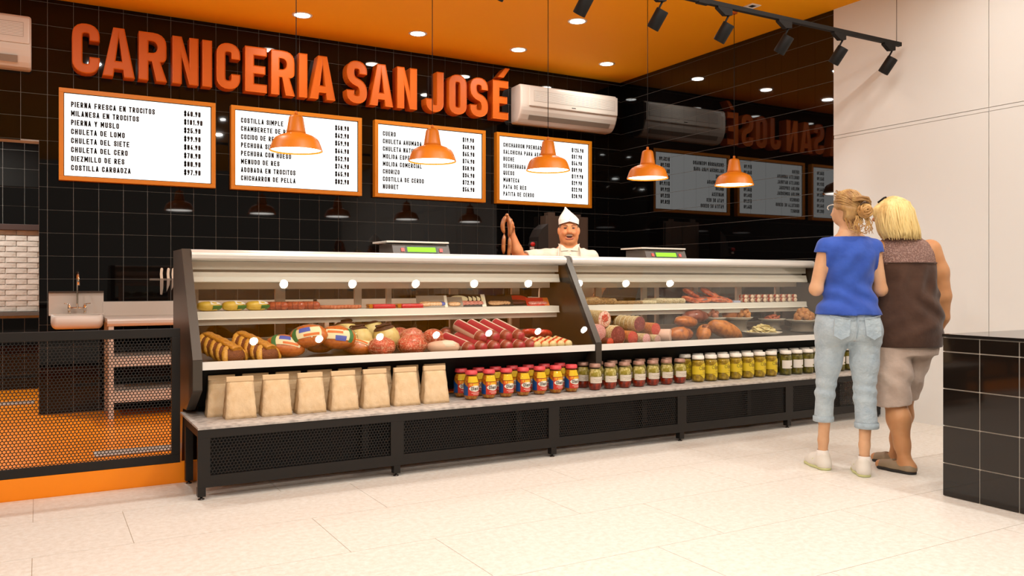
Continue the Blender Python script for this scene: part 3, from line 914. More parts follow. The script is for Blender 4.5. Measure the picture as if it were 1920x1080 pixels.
SAW = (.245, .20, .07)
sw = thing('meat_saw', 'dark meat saw with a round red button beside the steel cabinet', 'machine', (4.81, 8.0, 0))
M_saw = mat('saw_housing', (52, 47, 44), .5, metal=.3)
MB().box(4.47, 4.70, 7.62, 8.0, 0, .95, .01).build('cabinet', M_saw, sw, True, off=SAW)
MB().box(4.44, 4.72, 7.56, 8.02, .955, .98, .003).build('work_plate', M_steel, sw, True, off=SAW)
MB().box(4.60, 4.70, 7.70, 7.86, .98, 1.40, .01).build('column', M_saw, sw, True, off=SAW)
MB().prism([(4.58, 1.40), (4.585, 1.58), (4.63, 1.67), (4.71, 1.73), (4.715, 1.40)], 7.68, 7.88, 'y').build('wheel_housing', M_saw, sw, True, off=SAW)
MB().lathe([(.001, -.030), (.020, -.028), (.024, -.020), (.024, 0)], 18, (4.505, 7.68, 1.495), 'y').build('stop_button', mat('red_button', (206, 34, 30), .35), sw, True, off=SAW)
MB().lathe([(.030, -.004), (.033, 0), (.033, .04), (.03, .05)], 18, (4.512, 7.682, 1.490), 'y').build('button_collar', M_saw, sw, True, off=SAW)
MB().box(4.485, 4.525, 7.672, 7.70, 1.44, 1.466, .003).build('switch_plate', M_white_plastic, sw, True, off=SAW)
MB().box(4.495, 4.60, 7.70, 7.74, 1.41, 1.53, .004).build('switch_bracket', M_saw, sw, True, off=SAW)

# ------------------------------------------------------------------ bench in front of the cases
BZ = .382
bench = thing('display_bench', 'long low bench with stone top and black mesh front, standing before the cases', 'bench', (3.48, 4.9, 0))
M_stone = mat('speckled_grey_stone', (198, 190, 182), .45, spec=.35, bump=(120, .1), var=(26, (158, 150, 144), .42, .66))
MB().box(.727, 6.238, 4.598, 5.222, BZ - .012, BZ, .0015).build('stone_top', M_stone, bench, True)
leg_x = [.747, 1.842, 2.938, 4.032, 5.132, 6.212]
M_foot = mat('dark_steel_foot', (90, 84, 80), .3, metal=.8)
MB().box(.727, 6.238, 4.602, 4.626, .324, BZ - .0125).build('front_rail', M_black_metal, bench, True)
MB().box(.727, 6.238, 4.602, 4.626, .064, .126).build('front_rail', M_black_metal, bench, True)
MB().box(.727, 6.238, 5.030, 5.056, .324, BZ - .0125).build('rear_rail', M_black_metal, bench, True)
for i, x in enumerate(leg_x):
    w = .024
    MB().box(x - .040 if i else x - .020, x + (.042 if i < 5 else .026), 4.601, 4.625, .126, .324).build('front_post', M_black_metal, bench, True)
    for y0, y1 in ((4.600, 4.645), (5.012, 5.055)):
        MB().box(x - w + .004, x + w - .004, y0 + .001, y1, .018, .064 if y0 < 4.7 else .324).build('leg', M_black_metal, bench, True)
        MB().lathe([(.016, 0), (.016, .005), (.007, .008), (.007, .020)], 12, (x, (y0 + y1) / 2, 0)).build('foot', M_foot, bench, True)
    MB().box(x - .018, x + .018, 4.63, 5.03, .330, .366).build('cross_rail', M_black_metal, bench, True)
for a, b in zip(leg_x[:-1], leg_x[1:]):
    a_, b_ = (a + .042 if a > .8 else a + .038), b - .040
    tag(hex_sheet(a_, b_, .128, .322, 4.612).build('mesh_panel', M_black_metal, bench, True), kind='stuff')

MB().box(.76, 5.80, 4.742, 4.75, .066, .366).build('back_panel', M_dark, bench, True)
for x in (1.68, 2.73, 3.77, 4.80, 5.78):
    MB().box(x - .02, x + .02, 4.70, 4.74, .066, .366).build('inner_post', M_black_metal, bench, True)

# ------------------------------------------------------------------ paper bags
M_kraft = mat('kraft_paper', (234, 204, 164), .75, spec=.2, bump=(38, .55, 6), var=(18, (222, 188, 144), .4, .7))
M_kraft_dark = mat('kraft_paper_fold', (228, 196, 154), .75, spec=.2)
def bag_mesh(seed):
    rnd = random.Random(seed)
    bm = bmesh.new()
    rows = []
    NZ, NS = 11, 7
    for j in range(NZ):
        f = j / (NZ - 1)
        w = .170 - .024 * f ** .8; d = .092 * (1 - f) ** .75 + .012
        loop = []
        hw, hd, z = w / 2, d / 2, .212 * f
        for k in range(NS): loop.append((-hw + w * k / (NS - 1), -hd, z))
        for k in (1, 2): loop.append((hw - .012 * math.sin(f * 2.4) * (1 if k == 1 else 1), -hd + d * k / 3, z))
        for k in range(NS): loop.append((hw - w * k / (NS - 1), hd, z))
        for k in (1, 2): loop.append((-hw + .012 * math.sin(f * 2.4), hd - d * k / 3, z))
        amp = .0035 * math.sin(math.pi * min(1, f + .12))
        rows.append([bm.verts.new((p[0] + rnd.uniform(-1, 1) * amp * .5, p[1] + rnd.uniform(-1, 1) * amp, p[2])) for p in loop])
    for j in range(NZ - 1):
        n = len(rows[j])
        for k in range(n): bm.faces.new((rows[j][k], rows[j][(k + 1) % n], rows[j + 1][(k + 1) % n], rows[j + 1][k]))
    bm.faces.new(rows[0][::-1]); bm.faces.new(rows[-1])
    me = bpy.data.meshes.new('bag_body'); bm.to_mesh(me); bm.free()
    me.materials.append(M_kraft)
    for p in me.polygons: p.use_smooth = True
    return me
bag_me = [bag_mesh(k) for k in range(4)]
fold_mb = MB().box(-.0745, .0745, -.0125, .010, .205, .233, .004)
fold_me = fold_mb.mesh('folded_top'); fold_me.materials.append(M_kraft_dark)
def bag(x, y, k, lab):
    t = thing('paper_bag', lab, 'paper bag', (x, y, BZ), math.radians(random.Random(k * 7 + 1).uniform(-2, 2)), 'brown paper bags on the bench')
    inst('bag_body', bag_me[k % 4], parent=t); inst('folded_top', fold_me, parent=t)
for k in range(7):
    bag(.99 + .2 * k, 4.846, k, 'brown paper bag with folded top, %s from the left in the front row' % ORD[k] if k < 6 else 'brown paper bag with folded top, rightmost in the front row')
for k in range(8):
    bag(.915 + .191 * k, 4.981, k + 9, 'brown paper bag with folded top, %s from the left in the back row' % ORD[k] if k < 7 else 'brown paper bag with folded top, rightmost in the back row')

# ------------------------------------------------------------------ jars
M_jar_glass = mat_glass('jar_glass', (248, 246, 238), 1.45, .02)
def lathe_me(name, prof, m, n=24, cap=True):
    me = MB().lathe(prof, n, cap=cap).mesh(name); me.materials.append(m); return me
def patch(r, a0, a1, z0, z1, n=10, edge=None):
    """strip of a cylinder of radius r (angle 0 faces -Y, positive to +X); edge(a)->(z0,z1) for shaped labels"""
    mb = MB(); vs, fs = [], []
    for i in range(n + 1):
        a = math.radians(a0 + (a1 - a0) * i / n)
        q0, q1 = edge(i / n) if edge else (z0, z1)
        rr = r if not callable(r) else None
        for z in (q0, q1):
            R_ = r(z) if callable(r) else r
            vs.append((R_ * math.sin(a), -R_ * math.cos(a), z))
    for i in range(n): fs.append((2 * i, 2 * i + 2, 2 * i + 3, 2 * i + 1))
    return mb.add(vs, fs, True)
def cyl_text(txt, cap, sw, r, a0, z, **k):
    mb, w = text_mb(txt, cap, sw, lambda u, v: (r * math.sin(math.radians(a0) + u / r), -r * math.cos(math.radians(a0) + u / r), z + v), **k)
    return mb
def mesh_of(mb, name, m):
    me = mb.mesh(name); me.materials.append(m); return me

PR_A = [(.0, 0), (.034, .001), (.038, .006), (.0475, .024), (.049, .032), (.049, .118), (.0475, .128), (.041, .148), (.037, .156), (.036, .166)]
PR_B = [(.0, 0), (.036, .001), (.040, .006), (.0475, .024), (.0485, .032), (.0485, .118), (.046, .130), (.040, .142), (.038, .158)]
PR_C = [(.0, 0), (.038, .001), (.044, .006), (.049, .016), (.050, .026), (.050, .150), (.046, .164), (.043, .170), (.042, .176)]
shrink = lambda pr, k, zt: [(0, .004)] + [(r * k, max(.004, z)) for r, z in pr[1:] if z < zt] + [(0, zt)]
def radius_at(pr):
    return lambda z: float(np.interp(z, [p[1] for p in pr], [p[0] for p in pr]))
LIDZ = dict(A=(.164, .190), B=(.160, .186), C=(.174, .202), D=(.174, .202))
M_lid = dict(A=mat('red_lid', (216, 70, 74), .35, spec=.5), B=mat('brown_lid', (168, 128, 110), .4, metal=.3), C=mat('white_lid', (240, 232, 220), .35), D=mat('white_lid', (240, 232, 220), .35))
def lid_me(key, r, z0, z1):
    pr = [(r - .003, z0), (r, z0 + .002), (r, z0 + (z1 - z0) * .45), (r - .0015, z0 + (z1 - z0) * .5), (r - .0015, z1 - .004), (r - .004, z1), (0, z1)]
    return lathe_me('lid', pr, M_lid[key], 28)
def jar_parts(key):
    parts = []
    if key == 'A':
        pr = PR_A; ra = radius_at(pr); g = lambda d: (lambda z: ra(z) + d)
        parts.append(('contents', lathe_me('contents', shrink(pr, .94, .158), mat('amber_brine', (176, 84, 22), .3, var=(60, (216, 150, 40), .4, .6)))))
        parts.append(('neck_label', mesh_of(patch(g(.0012), -52, 40, .118, .152, 10, lambda f: (.116, .153)), 'neck_label', mat('yellow_label', (244, 204, 12), .4))))
        parts.append(('blue_label', mesh_of(patch(g(.0012), -104, -52, .03, .115, 8, lambda f: (.032, .116 - .030 * f)), 'blue_label', mat('blue_label', (8, 74, 142), .4))))
        parts.append(('label', mesh_of(patch(g(.0012), -50, 62, .03, .112, 12), 'label', mat('red_label', (206, 52, 34), .4))))
        parts.append(('label_band', mesh_of(patch(g(.0016), -44, 62, .092, .112, 12), 'label_band', mat('orange_label', (232, 120, 24), .4))))
        parts.append(('label_oval', mesh_of(patch(g(.0020), -44, 60, 0, 0, 14, lambda f: (.076 - .020 * math.sin(math.pi * f) ** .6, .076 + .020 * math.sin(math.pi * f) ** .6)), 'label_oval', mat('white_label', (240, 232, 216), .5))))
        parts.append(('label_text', mesh_of(cyl_text('Olenl', .024, .0042, .0514, -28, .065, wid=.55, gap=.12), 'label_text', M_ink)))
        parts.append(('label_title', mesh_of(cyl_text('Y ANDEE', .014, .003, .0512, -32, .095, wid=.5, gap=.16), 'label_title', mat('yellow_print', (250, 216, 60), .5))))
        sm = patch(g(.0018), -25, 55, .046, .050, 8); sm.add(*_vf(patch(g(.0018), -12, 50, .037, .041, 8)), True)
        parts.append(('label_lines', mesh_of(sm, 'label_lines', mat('pink_print', (244, 188, 176), .5))))
        parts.append(('lid', lid_me('A', .0415, *LIDZ['A'])))
    elif key == 'B':
        pr = PR_B; ra = radius_at(pr); g = lambda d: (lambda z: ra(z) + d)
        low = [(0, .004)] + [(r * .94, max(.004, z)) for r, z in pr[1:] if z < .06] + [(.0455, .060), (0, .060)]
        parts.append(('red_filling', lathe_me('red_filling', low, mat('red_pepper_filling', (168, 48, 14), .3, var=(50, (110, 24, 10), .45, .6)))))
        up = [(0, .0605), (.0455, .0605), (.0455, .118), (.043, .130), (.037, .142), (.035, .150), (0, .150)]
        parts.append(('filling', lathe_me('filling', up, mat('pickled_vegetables', (166, 152, 48), .35, var=(42, (226, 214, 150), .45, .6)))))
        parts.append(('label', mesh_of(patch(g(.0012), -75, 75, .052, .096, 14), 'label', mat('cream_label', (228, 216, 198), .6))))
        sm = MB()
        for zz, a0, a1 in ((.080, -45, 45), (.068, -30, 35)):
            pts = [(.0502 * math.sin(math.radians(a)), -.0502 * math.cos(math.radians(a)), zz + .0035 * math.sin(a * .45) * math.cos(a * .21)) for a in np.linspace(a0, a1, 26)]
            sm.tube(pts, .0007, 4)
        parts.append(('label_script', mesh_of(sm, 'label_script', mat('grey_print', (128, 112, 98), .6))))
        parts.append(('lid', lid_me('B', .0415, *LIDZ['B'])))
    else:
        pr = PR_C; ra = radius_at(pr); g = lambda d: (lambda z: ra(z) + d)
        if key == 'C':
            parts.append(('contents', lathe_me('contents', shrink(pr, .94, .168), mat('pickled_peppers', (150, 120, 22), .3, var=(34, (206, 176, 58), .4, .62)))))
            parts.append(('label', mesh_of(patch(g(.0012), -100, 75, 0, 0, 20, lambda f: (.060 - .032 * math.exp(-((f - .68) / .16) ** 2), .122 + .026 * math.exp(-((f - .68) / .16) ** 2))), 'label', mat('lemon_label', (228, 198, 44), .45))))
            parts.append(('label_initial', mesh_of(cyl_text('O', .026, .0035, .0518, -32, .096, wid=.9), 'label_initial', mat('olive_print', (118, 124, 40), .5))))
            parts.append(('label_text', mesh_of(cyl_text('live', .036, .0032, .0518, -2, .092, wid=.32, gap=.06), 'label_text', mat('brown_print', (116, 84, 40), .5))))
            sm = patch(g(.0016), 0, 52, .078, .080, 8); sm.add(*_vf(patch(g(.0016), 5, 48, .070, .072, 8)), True); sm.add(*_vf(patch(g(.0016), -30, 40, .060, .0615, 8)), True)
            parts.append(('label_lines', mesh_of(sm, 'label_lines', mat('brown_print', (116, 84, 40), .5))))
        else:
            parts.append(('contents', lathe_me('contents', shrink(pr, .94, .168), mat('dark_green_pickles', (84, 78, 22), .3, var=(30, (134, 126, 44), .4, .62)))))
            parts.append(('label', mesh_of(patch(g(.0012), -78, 78, .058, .124, 16), 'label', mat('white_paper_label', (236, 228, 218), .55))))
            parts.append(('label_picture', mesh_of(patch(g(.0017), 2, 44, 0, 0, 10, lambda f: (.074 - .007 * math.sin(math.pi * f), .074 + .007 * math.sin(math.pi * f))), 'label_picture', mat('pickle_green_print', (112, 116, 44), .5))))
        parts.append(('lid', lid_me(key, .0465, *LIDZ[key])))
    parts.append(('glass', lathe_me('glass', [(0, .0005)] + [(r + .0005, z) for r, z in pr[1:]], M_jar_glass, 28, cap=False)))
    return parts
def _vf(mb): return mb.v, mb.f
JN = dict(A=('red lidded jar, labelled blue and red', 'red lidded jars'), B=('brown lidded jar of layered pickles', 'brown lidded jars'),
          C=('white lidded jar with yellow label', 'yellow labelled jars'), D=('white lidded jar with white label', 'white labelled jars'))
for key, xs in (('A', 2.452), ('B', 3.436), ('C', 4.402), ('D', 5.353)):
    pp = jar_parts(key)
    for row, yv in ((0, 4.84), (1, 4.99)):
        for k in range(7):
            lab = '%s, %s from left in the %s row' % (JN[key][0], ORD[k], 'front' if row == 0 else 'back') if k < 6 else '%s, rightmost in the %s row' % (JN[key][0], 'front' if row == 0 else 'back')
            xx = xs + .1305 * k
            t = thing('pickle_jar', lab, 'jar', (xx, yv, BZ), 0, JN[key][1] + ' on the bench')
            made = {}
            for nm, me in pp:
                made[nm] = inst(nm, me, parent=made['label'] if nm.startswith('label_') and 'label' in made else t)

# ------------------------------------------------------------------ refrigerated display cases
M_case_side = mat('dark_bronze_panel', (66, 57, 48), .3, metal=.35, spec=.5, bump=(50, .03), stretch=(1, 1, 20))
M_case_edge = mat('panel_edge_strip', (74, 67, 59), .35, metal=.4)
M_case_white = mat('cream_white_enamel', (234, 229, 221), .3, spec=.5)
M_case_alu = mat('brushed_pale_aluminium', (222, 216, 208), .28, metal=.35, bump=(70, .04), stretch=(.6, 20, 20))
M_case_rail = mat('pale_rear_frame', (206, 194, 180), .4)
M_deck = mat('grey_deck_steel', (96, 90, 84), .35, metal=.5)
M_case_glass = mat_glass('display_glass', (255, 255, 252), 1.5)
SHZ = .967        # shelf height
def deck_z(y): return .662 + (y - 4.92) * .107
PROF = [(5.29, 1.345), (4.876, .712), (4.876, .545), (5.12, .408), (5.236, .400), (5.30, 0.0), (5.64, 0.0), (5.64, 1.345)]
def end_panel(x0, x1, t, shrink_=0.0):
    e = MB().prism(PROF, x0, x1).build('end_panel', M_case_side, t, True)
    st = MB()
    for (a, b) in ((0, 1), (1, 2), (2, 3)):
        p, q = Vector(PROF[a]), Vector(PROF[b])
        d = (q - p).normalized(); n = Vector((d.y, -d.x))
        if n.x > 0: n = -n
        st.prism([tuple(p), tuple(q), tuple(q + n * .004), tuple(p + n * .004)], x0, x1)
    o = st.build('edge_strip', M_case_edge, t, True)

def display_case(x0, x1, left_panel, lab, posts):
    """x0..x1 inner faces"""
    t = thing('display_case', lab, 'display case', ((x0 + x1) / 2, 5.26, 0), group='refrigerated display cases')
    if left_panel: end_panel(x0 - .05, x0, t)
    end_panel(x1, x1 + .05, t)
    a, b = x0 + .002, x1 - .003
    top = [(5.255, 1.285), (5.247, 1.300), (5.250, 1.322), (5.265, 1.338), (5.29, 1.344), (5.66, 1.344), (5.66, 1.325), (5.33, 1.318), (5.30, 1.276), (5.27, 1.276)]
    MB().prism(top, a, b, smooth=True).build('case_top', M_case_alu, t, True)
    b2 = x1 - .012
    MB().box(a, b2, 5.350, 5.62, 1.225, 1.2755).build('apron', M_case_white, t, True)
    MB().box(a, b2 - .01, 5.385, 5.60, 1.209, 1.2245).build('shadow_groove', M_case_rail, t, True)
    MB().prism([(5.345, 1.2085), (5.328, 1.150), (5.334, 1.145), (5.60, 1.145), (5.60, 1.2085)], a, b2, smooth=False).build('light_ledge', M_case_white, t, True)
    MB().box(a, b2 - .02, 5.44, 5.62, 1.104, 1.1445).build('rear_rail', M_case_rail, t, True)
    MB().prism([(5.340, SHZ), (5.336, .925), (5.326, .918), (5.345, .916), (5.60, .950), (5.60, SHZ)], a, b2).build('shelf', M_case_white, t, True)
    MB().box(a, b2 - .004, 5.366, 5.384, .881, .924).build('shelf_trim', M_case_white, t, True)
    MB().prism([(4.8795, .655), (4.8795, .700), (4.895, .700), (4.897, .690), (4.93, .690), (4.93, .655)], a, b).build('deck_lip', M_case_white, t, True)
    MB().prism([(4.93, .663), (5.605, deck_z(5.605)), (5.605, deck_z(5.605) - .012), (4.93, .656)], a, b).build('deck', M_deck, t, True)
    MB().box(a, b, 5.606, 5.636, .735, .779).build('rear_rail', M_case_rail, t, True)
    MB().box(a, b, 5.606, 5.636, 1.100, 1.14).build('rear_rail', M_case_rail, t, True)
    for (px, w) in posts:
        MB().box(px - w / 2, px + w / 2, 5.608, 5.634, .779, 1.10).build('rear_post', M_case_rail, t, True)
    for (pa, pb) in zip([a] + [p[0] for p in posts], [p[0] for p in posts] + [b]):
        if pb - pa > .12: MB().box(pa, pb, 5.619, 5.623, .779, 1.10).build('rear_pane', M_case_glass, t, True)
    # slanted front glass in two panes
    g0, g1 = Vector((4.884, .700)), Vector((5.262, 1.279))
    n = Vector((-(g1 - g0).y, (g1 - g0).x)).normalized() * .006
    m = (a + b) / 2
    for (pa, pb) in ((a, m - .0012), (m + .0012, b)):
        MB().prism([tuple(g0), tuple(g1), tuple(g1 - n), tuple(g0 - n)], pa, pb).build('front_glass', M_case_glass, t, True)
    # dark base hung under the deck, on short legs
    MB().prism([(4.95, .654), (5.13, .42), (5.60, .42), (5.60, .654)], a, b).build('base', M_dark, t, True)
    for lx in (x0 + .03, x1 - .09):
        for ly in (5.20, 5.54):
            MB().box(lx, lx + .05, ly, ly + .05, 0, .419).build('leg', M_dark, t, True)
    return t
C0, C1, C2, C3 = .7935, 3.468, 3.518, 6.193
display_case(C0, C1, True, 'left slanted glass display case holding wrapped meats, cheeses and packets', [(.86, .06), (1.41, .066), (1.953, .05), (2.183, .036), (2.70, .066), (3.23, .068)])
display_case(C2, C3, False, 'right slanted glass display case holding salami, loaves and plates of food', [(3.60, .06), (4.02, .06), (4.50, .05), (4.64, .03), (5.07, .06), (5.60, .06), (6.10, .05)])

# ------------------------------------------------------------------ scales on the cases
M_scale = mat('dark_grey_plastic', (84, 74, 66), .45)
M_lcd = mat_emit('green_display_glow', (176, 255, 70), 1.3)
def scale(x0, lab):
    t = thing('scale', lab, 'scale', (x0 + .215, 5.48, 1.344), group='scales on the display cases')
    x1 = x0 + .43
    MB().prism([(5.365, 1.344), (5.64, 1.344), (5.64, 1.412), (5.395, 1.412)], x0, x1).build('scale_body', M_scale, t, True)
    MB().box(x0 - .045, x1 - .005, 5.375, 5.655, 1.420, 1.432, .003).build('weighing_plate', mat('pale_steel_plate', (232, 224, 212), .3, metal=.4), t, True)
    MB().box(x0 + .10, x1 - .10, 5.45, 5.60, 1.412, 1.420).build('plate_support', M_scale, t, True)
    f = lambda z, d: 5.365 + (z - 1.344) * .03 / .068 - d
    def face(xa, xb, za, zb, d0, d1):
        return MB().prism([(f(za, d0), za), (f(zb, d0), zb), (f(zb, d1), zb), (f(za, d1), za)], xa, xb)
    face(x0 + .095, x1 - .095, 1.350, 1.400, -.002, .002).build('display_bezel', mat('dark_green_bezel', (16, 44, 10), .4), t, True)
    face(x0 + .108, x1 - .108, 1.358, 1.391, -.001, .0035).build('display', M_lcd, t, True)
    for xb in (x0 + .060, x1 - .080):
        face(xb, xb + .024, 1.360, 1.384, -.002, .006).build('key', mat('red_key', (232, 70, 56), .4), t, True)
scale(2.12, 'flat counter scale with a green display on the left display case')
scale(4.325, 'flat counter scale with a green display on the right display case')

# ------------------------------------------------------------------ food: helpers
_room_mat = mat
def mat(name, rgb, rough=.5, **k):
    """food-sized grain: noise scales are per object, so finer than on the room"""
    if k.get('var'): v = k['var']; k['var'] = (v[0] * 4.0, *v[1:])
    if k.get('bump'): b = k['bump']; k['bump'] = (b[0] * 3.0, b[1], *b[2:])
    elif 'var' in k: k['bump'] = (90, .18)
    return _room_mat(name, rgb, rough, **k)
def food(name, lab, cat, loc, rot=(0, 0, 0), group=None):
    t = thing(name, lab, cat, loc, 0, group); t.rotation_euler = rot; return t
def one(mb, name, m, lab, cat, loc, rot=(0, 0, 0), group=None):
    o = mb.build(name, m); o.location = loc; o.rotation_euler = rot
    return tag(o, lab, cat, group)
def log_prof(L, r, e=.5, n=6):
    """capsule-like profile along an axis, e = end roundness length/r"""
    pr = [(0.0, -L / 2)]
    for k in range(1, n + 1):
        a = math.pi / 2 * k / n
        pr.append((r * math.sin(a), -L / 2 + r * e * (1 - math.cos(a))))
    for k in range(n, -1, -1):
        a = math.pi / 2 * k / n
        pr.append((r * math.sin(a), L / 2 - r * e * (1 - math.cos(a))))
    return pr
def wob(mb, amp, fr, seed=0):
    rnd = random.Random(seed); p = [rnd.uniform(0, 6) for _ in range(6)]
    mb.v = [(x + amp * math.sin(fr * y + p[0]) * math.cos(fr * z + p[3]), y + amp * math.sin(fr * z + p[1]) * math.cos(fr * x + p[4]), z + amp * math.sin(fr * x + p[2]) * math.cos(fr * y + p[5])) for x, y, z in mb.v]
    return mb
R2 = math.radians

# --- left case, lower deck -------------------------------------------------
M_crust = mat('glazed_pastry', (206, 140, 44), .4, var=(30, (150, 82, 26), .5, .7), bump=(40, .3))
M_filling = mat('dark_nut_filling', (140, 78, 40), .6, var=(60, (104, 50, 28), .4, .6), bump=(60, .6))
M_slit = mat('yellow_pastry_strip', (222, 164, 66), .4, bump=(30, .2), var=(26, (196, 128, 46), .45, .7))
def pastry(x, lab):
    t = food('pastry_loaf', lab, 'pastry', (x, 5.13, deck_z(5.13) + .012), (R2(17), 0, R2(30)), 'plaited pastry loaves')
    MB().lathe(log_prof(.33, .084, .9), 28, (0, 0, .052), 'y', sy=.70).build('loaf', M_filling, t)
    MB().tube([(0, y, .101 + .008 * math.cos(y * 8)) for y in np.linspace(-.135, .14, 14)], [.040 + .005 * math.sin(k * 2.1) for k in range(14)], 8, squash=.36).build('crumb_ridge', M_crust, t)
    for k in range(5):
        y0 = -.120 + k * .054
        for s in (-1, 1):
            pts = [(s * .020, y0 + .050, .106), (s * .046, y0 + .030, .096), (s * .068, y0 + .008, .074), (s * .080, y0 - .014, .046), (s * .072, y0 - .030, .016)]
            MB().tube(pts, [.010, .018, .020, .017, .008], 8, squash=.62).build('pastry_strip', M_slit, t)
pastry(.93, 'plaited pastry loaf with golden strips, leftmost in the lower case')
pastry(1.125, 'plaited pastry loaf with golden strips, second from the left in the lower case')

M_ham = mat('smoked_ham_skin', (206, 112, 42), .32, coat=.4, var=(14, (180, 84, 30), .4, .7))
M_plasticwrap = mat_glass('clear_wrap', (255, 252, 246), 1.35, .08)
def shell_patch(r, c, az0, az1, el0, el1, k=1.01, n=8, rot=None):
    mb = MB(); vs, fs = [], []
    for i in range(n + 1):
        for j in range(n + 1):
            a, e = math.radians(az0 + (az1 - az0) * i / n), math.radians(el0 + (el1 - el0) * j / n)
            vs.append((c[0] + r[0] * k * math.cos(e) * math.sin(a), c[1] - r[1] * k * math.cos(e) * math.cos(a), c[2] + r[2] * k * math.sin(e)))
    for i in range(n):
        for j in range(n): fs.append((i * (n + 1) + j, (i + 1) * (n + 1) + j, (i + 1) * (n + 1) + j + 1, i * (n + 1) + j + 1))
    return mb.add(vs, fs, True)
def packed_ham(x, y, z, rot, lab, flip=False):
    t = food('packed_ham', lab, 'ham', (x, y, z), rot, 'packed smoked hams')
    r = (.118, .052, .078)
    MB().blob((0, 0, 0), r, 3, .03, int(x * 100), freq=4).build('ham', M_ham, t)
    s = -1 if flip else 1
    shell_patch(r, (0, 0, 0), -42, 42, -22, 26, 1.035).build('label', mat('cream_label_paper', (240, 226, 186), .5), t)
    shell_patch(r, (0, 0, 0), *sorted((s * -52, s * -36)), -30, 40, 1.045).build('label_stripe', mat('green_label_stripe', (44, 120, 66), .5), t)
    shell_patch(r, (0, 0, 0), *sorted((s * -26, s * 8)), *sorted((s * 4, s * 28)), 1.045).build('label_logo', mat('blue_label_logo', (70, 92, 190), .5), t)
    shell_patch(r, (0, 0, 0), *sorted((s * -14, s * 34)), *sorted((s * -18, s * -6)), 1.045).build('label_picture', mat('orange_label_picture', (222, 112, 36), .5), t)
    MB().lathe([(1.0, 0), (1.12, .06), (1.10, .10)], 26, (0, 0, 0), 'y', cap=False).xf(Matrix.Diagonal((r[0], .3 * r[1], r[2], 1))).build('wrap_frill', M_plasticwrap, t)
dz = deck_z
packed_ham(1.322, 5.12, .756, (R2(-42), R2(10), R2(-8)), 'packed smoked ham lying low, leftmost of the ham heap')
packed_ham(1.455, 5.10, .812, (R2(-32), R2(-10), R2(-14)), 'packed smoked ham tilted up on top of the ham heap')
packed_ham(1.635, 5.09, .800, (R2(-24), R2(6), R2(-12)), 'packed smoked ham with its label upside down, right of the ham heap', True)
packed_ham(1.555, 5.21, .756, (R2(-60), 0, R2(20)), 'packed smoked ham under the two tilted hams')
packed_ham(1.78, 5.15, .740, (R2(-62), R2(14), R2(-20)), 'packed smoked ham lying flat in front of the pale cheeses')

M_cheese = mat('pale_waxed_cheese', (226, 204, 138), .4, var=(6, (214, 186, 112), .4, .7))
M_strap = mat('dark_burnt_label', (74, 40, 20), .6, bump=(60, .5))
def cheese(x, y, rz, lab, s=1.0):
    t = food('pear_cheese', lab, 'cheese', (x, y, dz(y) + .100 * s), (R2(-12), R2(6), rz), 'pear shaped cheeses')
    MB().lathe([(0, -.105), (.045, -.100), (.085, -.072), (.104, -.025), (.100, .022), (.078, .062), (.045, .088), (.024, .098), (0, .104)], 30).xf(Matrix.Scale(s, 4)).build('cheese', M_cheese, t)
    MB().lathe([(.080, .066), (.066, .080), (.048, .092), (.030, .102), (.0, .110)], 24, cap=False).xf(Matrix.Scale(s, 4)).build('cap_label', M_strap, t)
    MB().tube([(.055 * math.cos(a), .055 * math.sin(a), .096 + .004 * math.sin(3 * a)) for a in np.linspace(0, 6.283, 20)], .006, 6).xf(Matrix.Scale(s, 4)).build('twine', M_strap, t)
cheese(1.785, 5.38, .3, 'pear shaped pale cheese with dark cap, behind at the left of the four', .90)
cheese(1.815, 5.20, .8, 'pear shaped pale cheese with dark cap, front left of the four', .86)
cheese(1.985, 5.41, 1.3, 'pear shaped pale cheese with dark cap, behind at the right of the four', .90)
cheese(2.005, 5.21, 2.0, 'pear shaped pale cheese with dark cap, front right of the four', .88)

M_marble = mat('marbled_red_meat', (206, 84, 58), .4, coat=.3, var=(26, (236, 168, 140), .52, .62), bump=(24, .4))
M_net = mat('pale_netting', (226, 158, 126), .6)
def meat(x, y, z, r, seed, lab, m=None, net=True, cut=False):
    t = food('netted_meat', lab, 'meat', (x, y, z), (0, 0, R2(seed * 37 % 60 - 30)), 'netted meat joints')
    MB().blob((0, 0, 0), r, 3, .10, seed, freq=5).build('joint', m or M_marble, t)
    if net:
        mb = MB()
        for k in range(5):
            e = math.radians(-40 + k * 22)
            mb.tube([(r[0] * 1.03 * math.cos(e) * math.cos(a), r[1] * 1.03 * math.cos(e) * math.sin(a), r[2] * 1.03 * math.sin(e)) for a in np.linspace(0, 6.283, 22)], .0011, 4)
        for k in range(7):
            a = math.pi * k / 7
            mb.tube([(r[0] * 1.03 * math.cos(e) * math.cos(a), r[1] * 1.03 * math.cos(e) * math.sin(a), r[2] * 1.03 * math.sin(e)) for e in np.linspace(0, 6.283, 24)], .0011, 4)
        mb.build('netting', M_net, t)
meat(1.915, 5.05, .732, (.092, .08, .062), 3, 'netted joint of marbled red meat, leftmost, in front of the cheeses')
meat(2.125, 5.05, .738, (.108, .085, .066), 8, 'netted joint of marbled red meat, large, middle front of the heap')
meat(2.195, 5.22, .772, (.082, .075, .062), 12, 'joint of pinker meat behind the large netted joint', mat('pink_meat', (212, 112, 92), .4, coat=.2, var=(20, (236, 176, 150), .5, .65)))
meat(2.165, 5.36, .775, (.072, .07, .058), 17, 'dark red netted joint at the back of the meat heap', mat('dark_red_meat', (160, 48, 34), .4, coat=.3, var=(26, (200, 110, 84), .52, .62)))
meat(2.365, 5.25, .757, (.080, .075, .066), 21, 'netted joint of marbled meat standing right of the heap')
t = food('ham_half', 'half cooked ham with pale pink cut face in front of the sausages', 'ham', (2.335, 5.02, dz(5.02) + .043), (0, 0, R2(-14)))
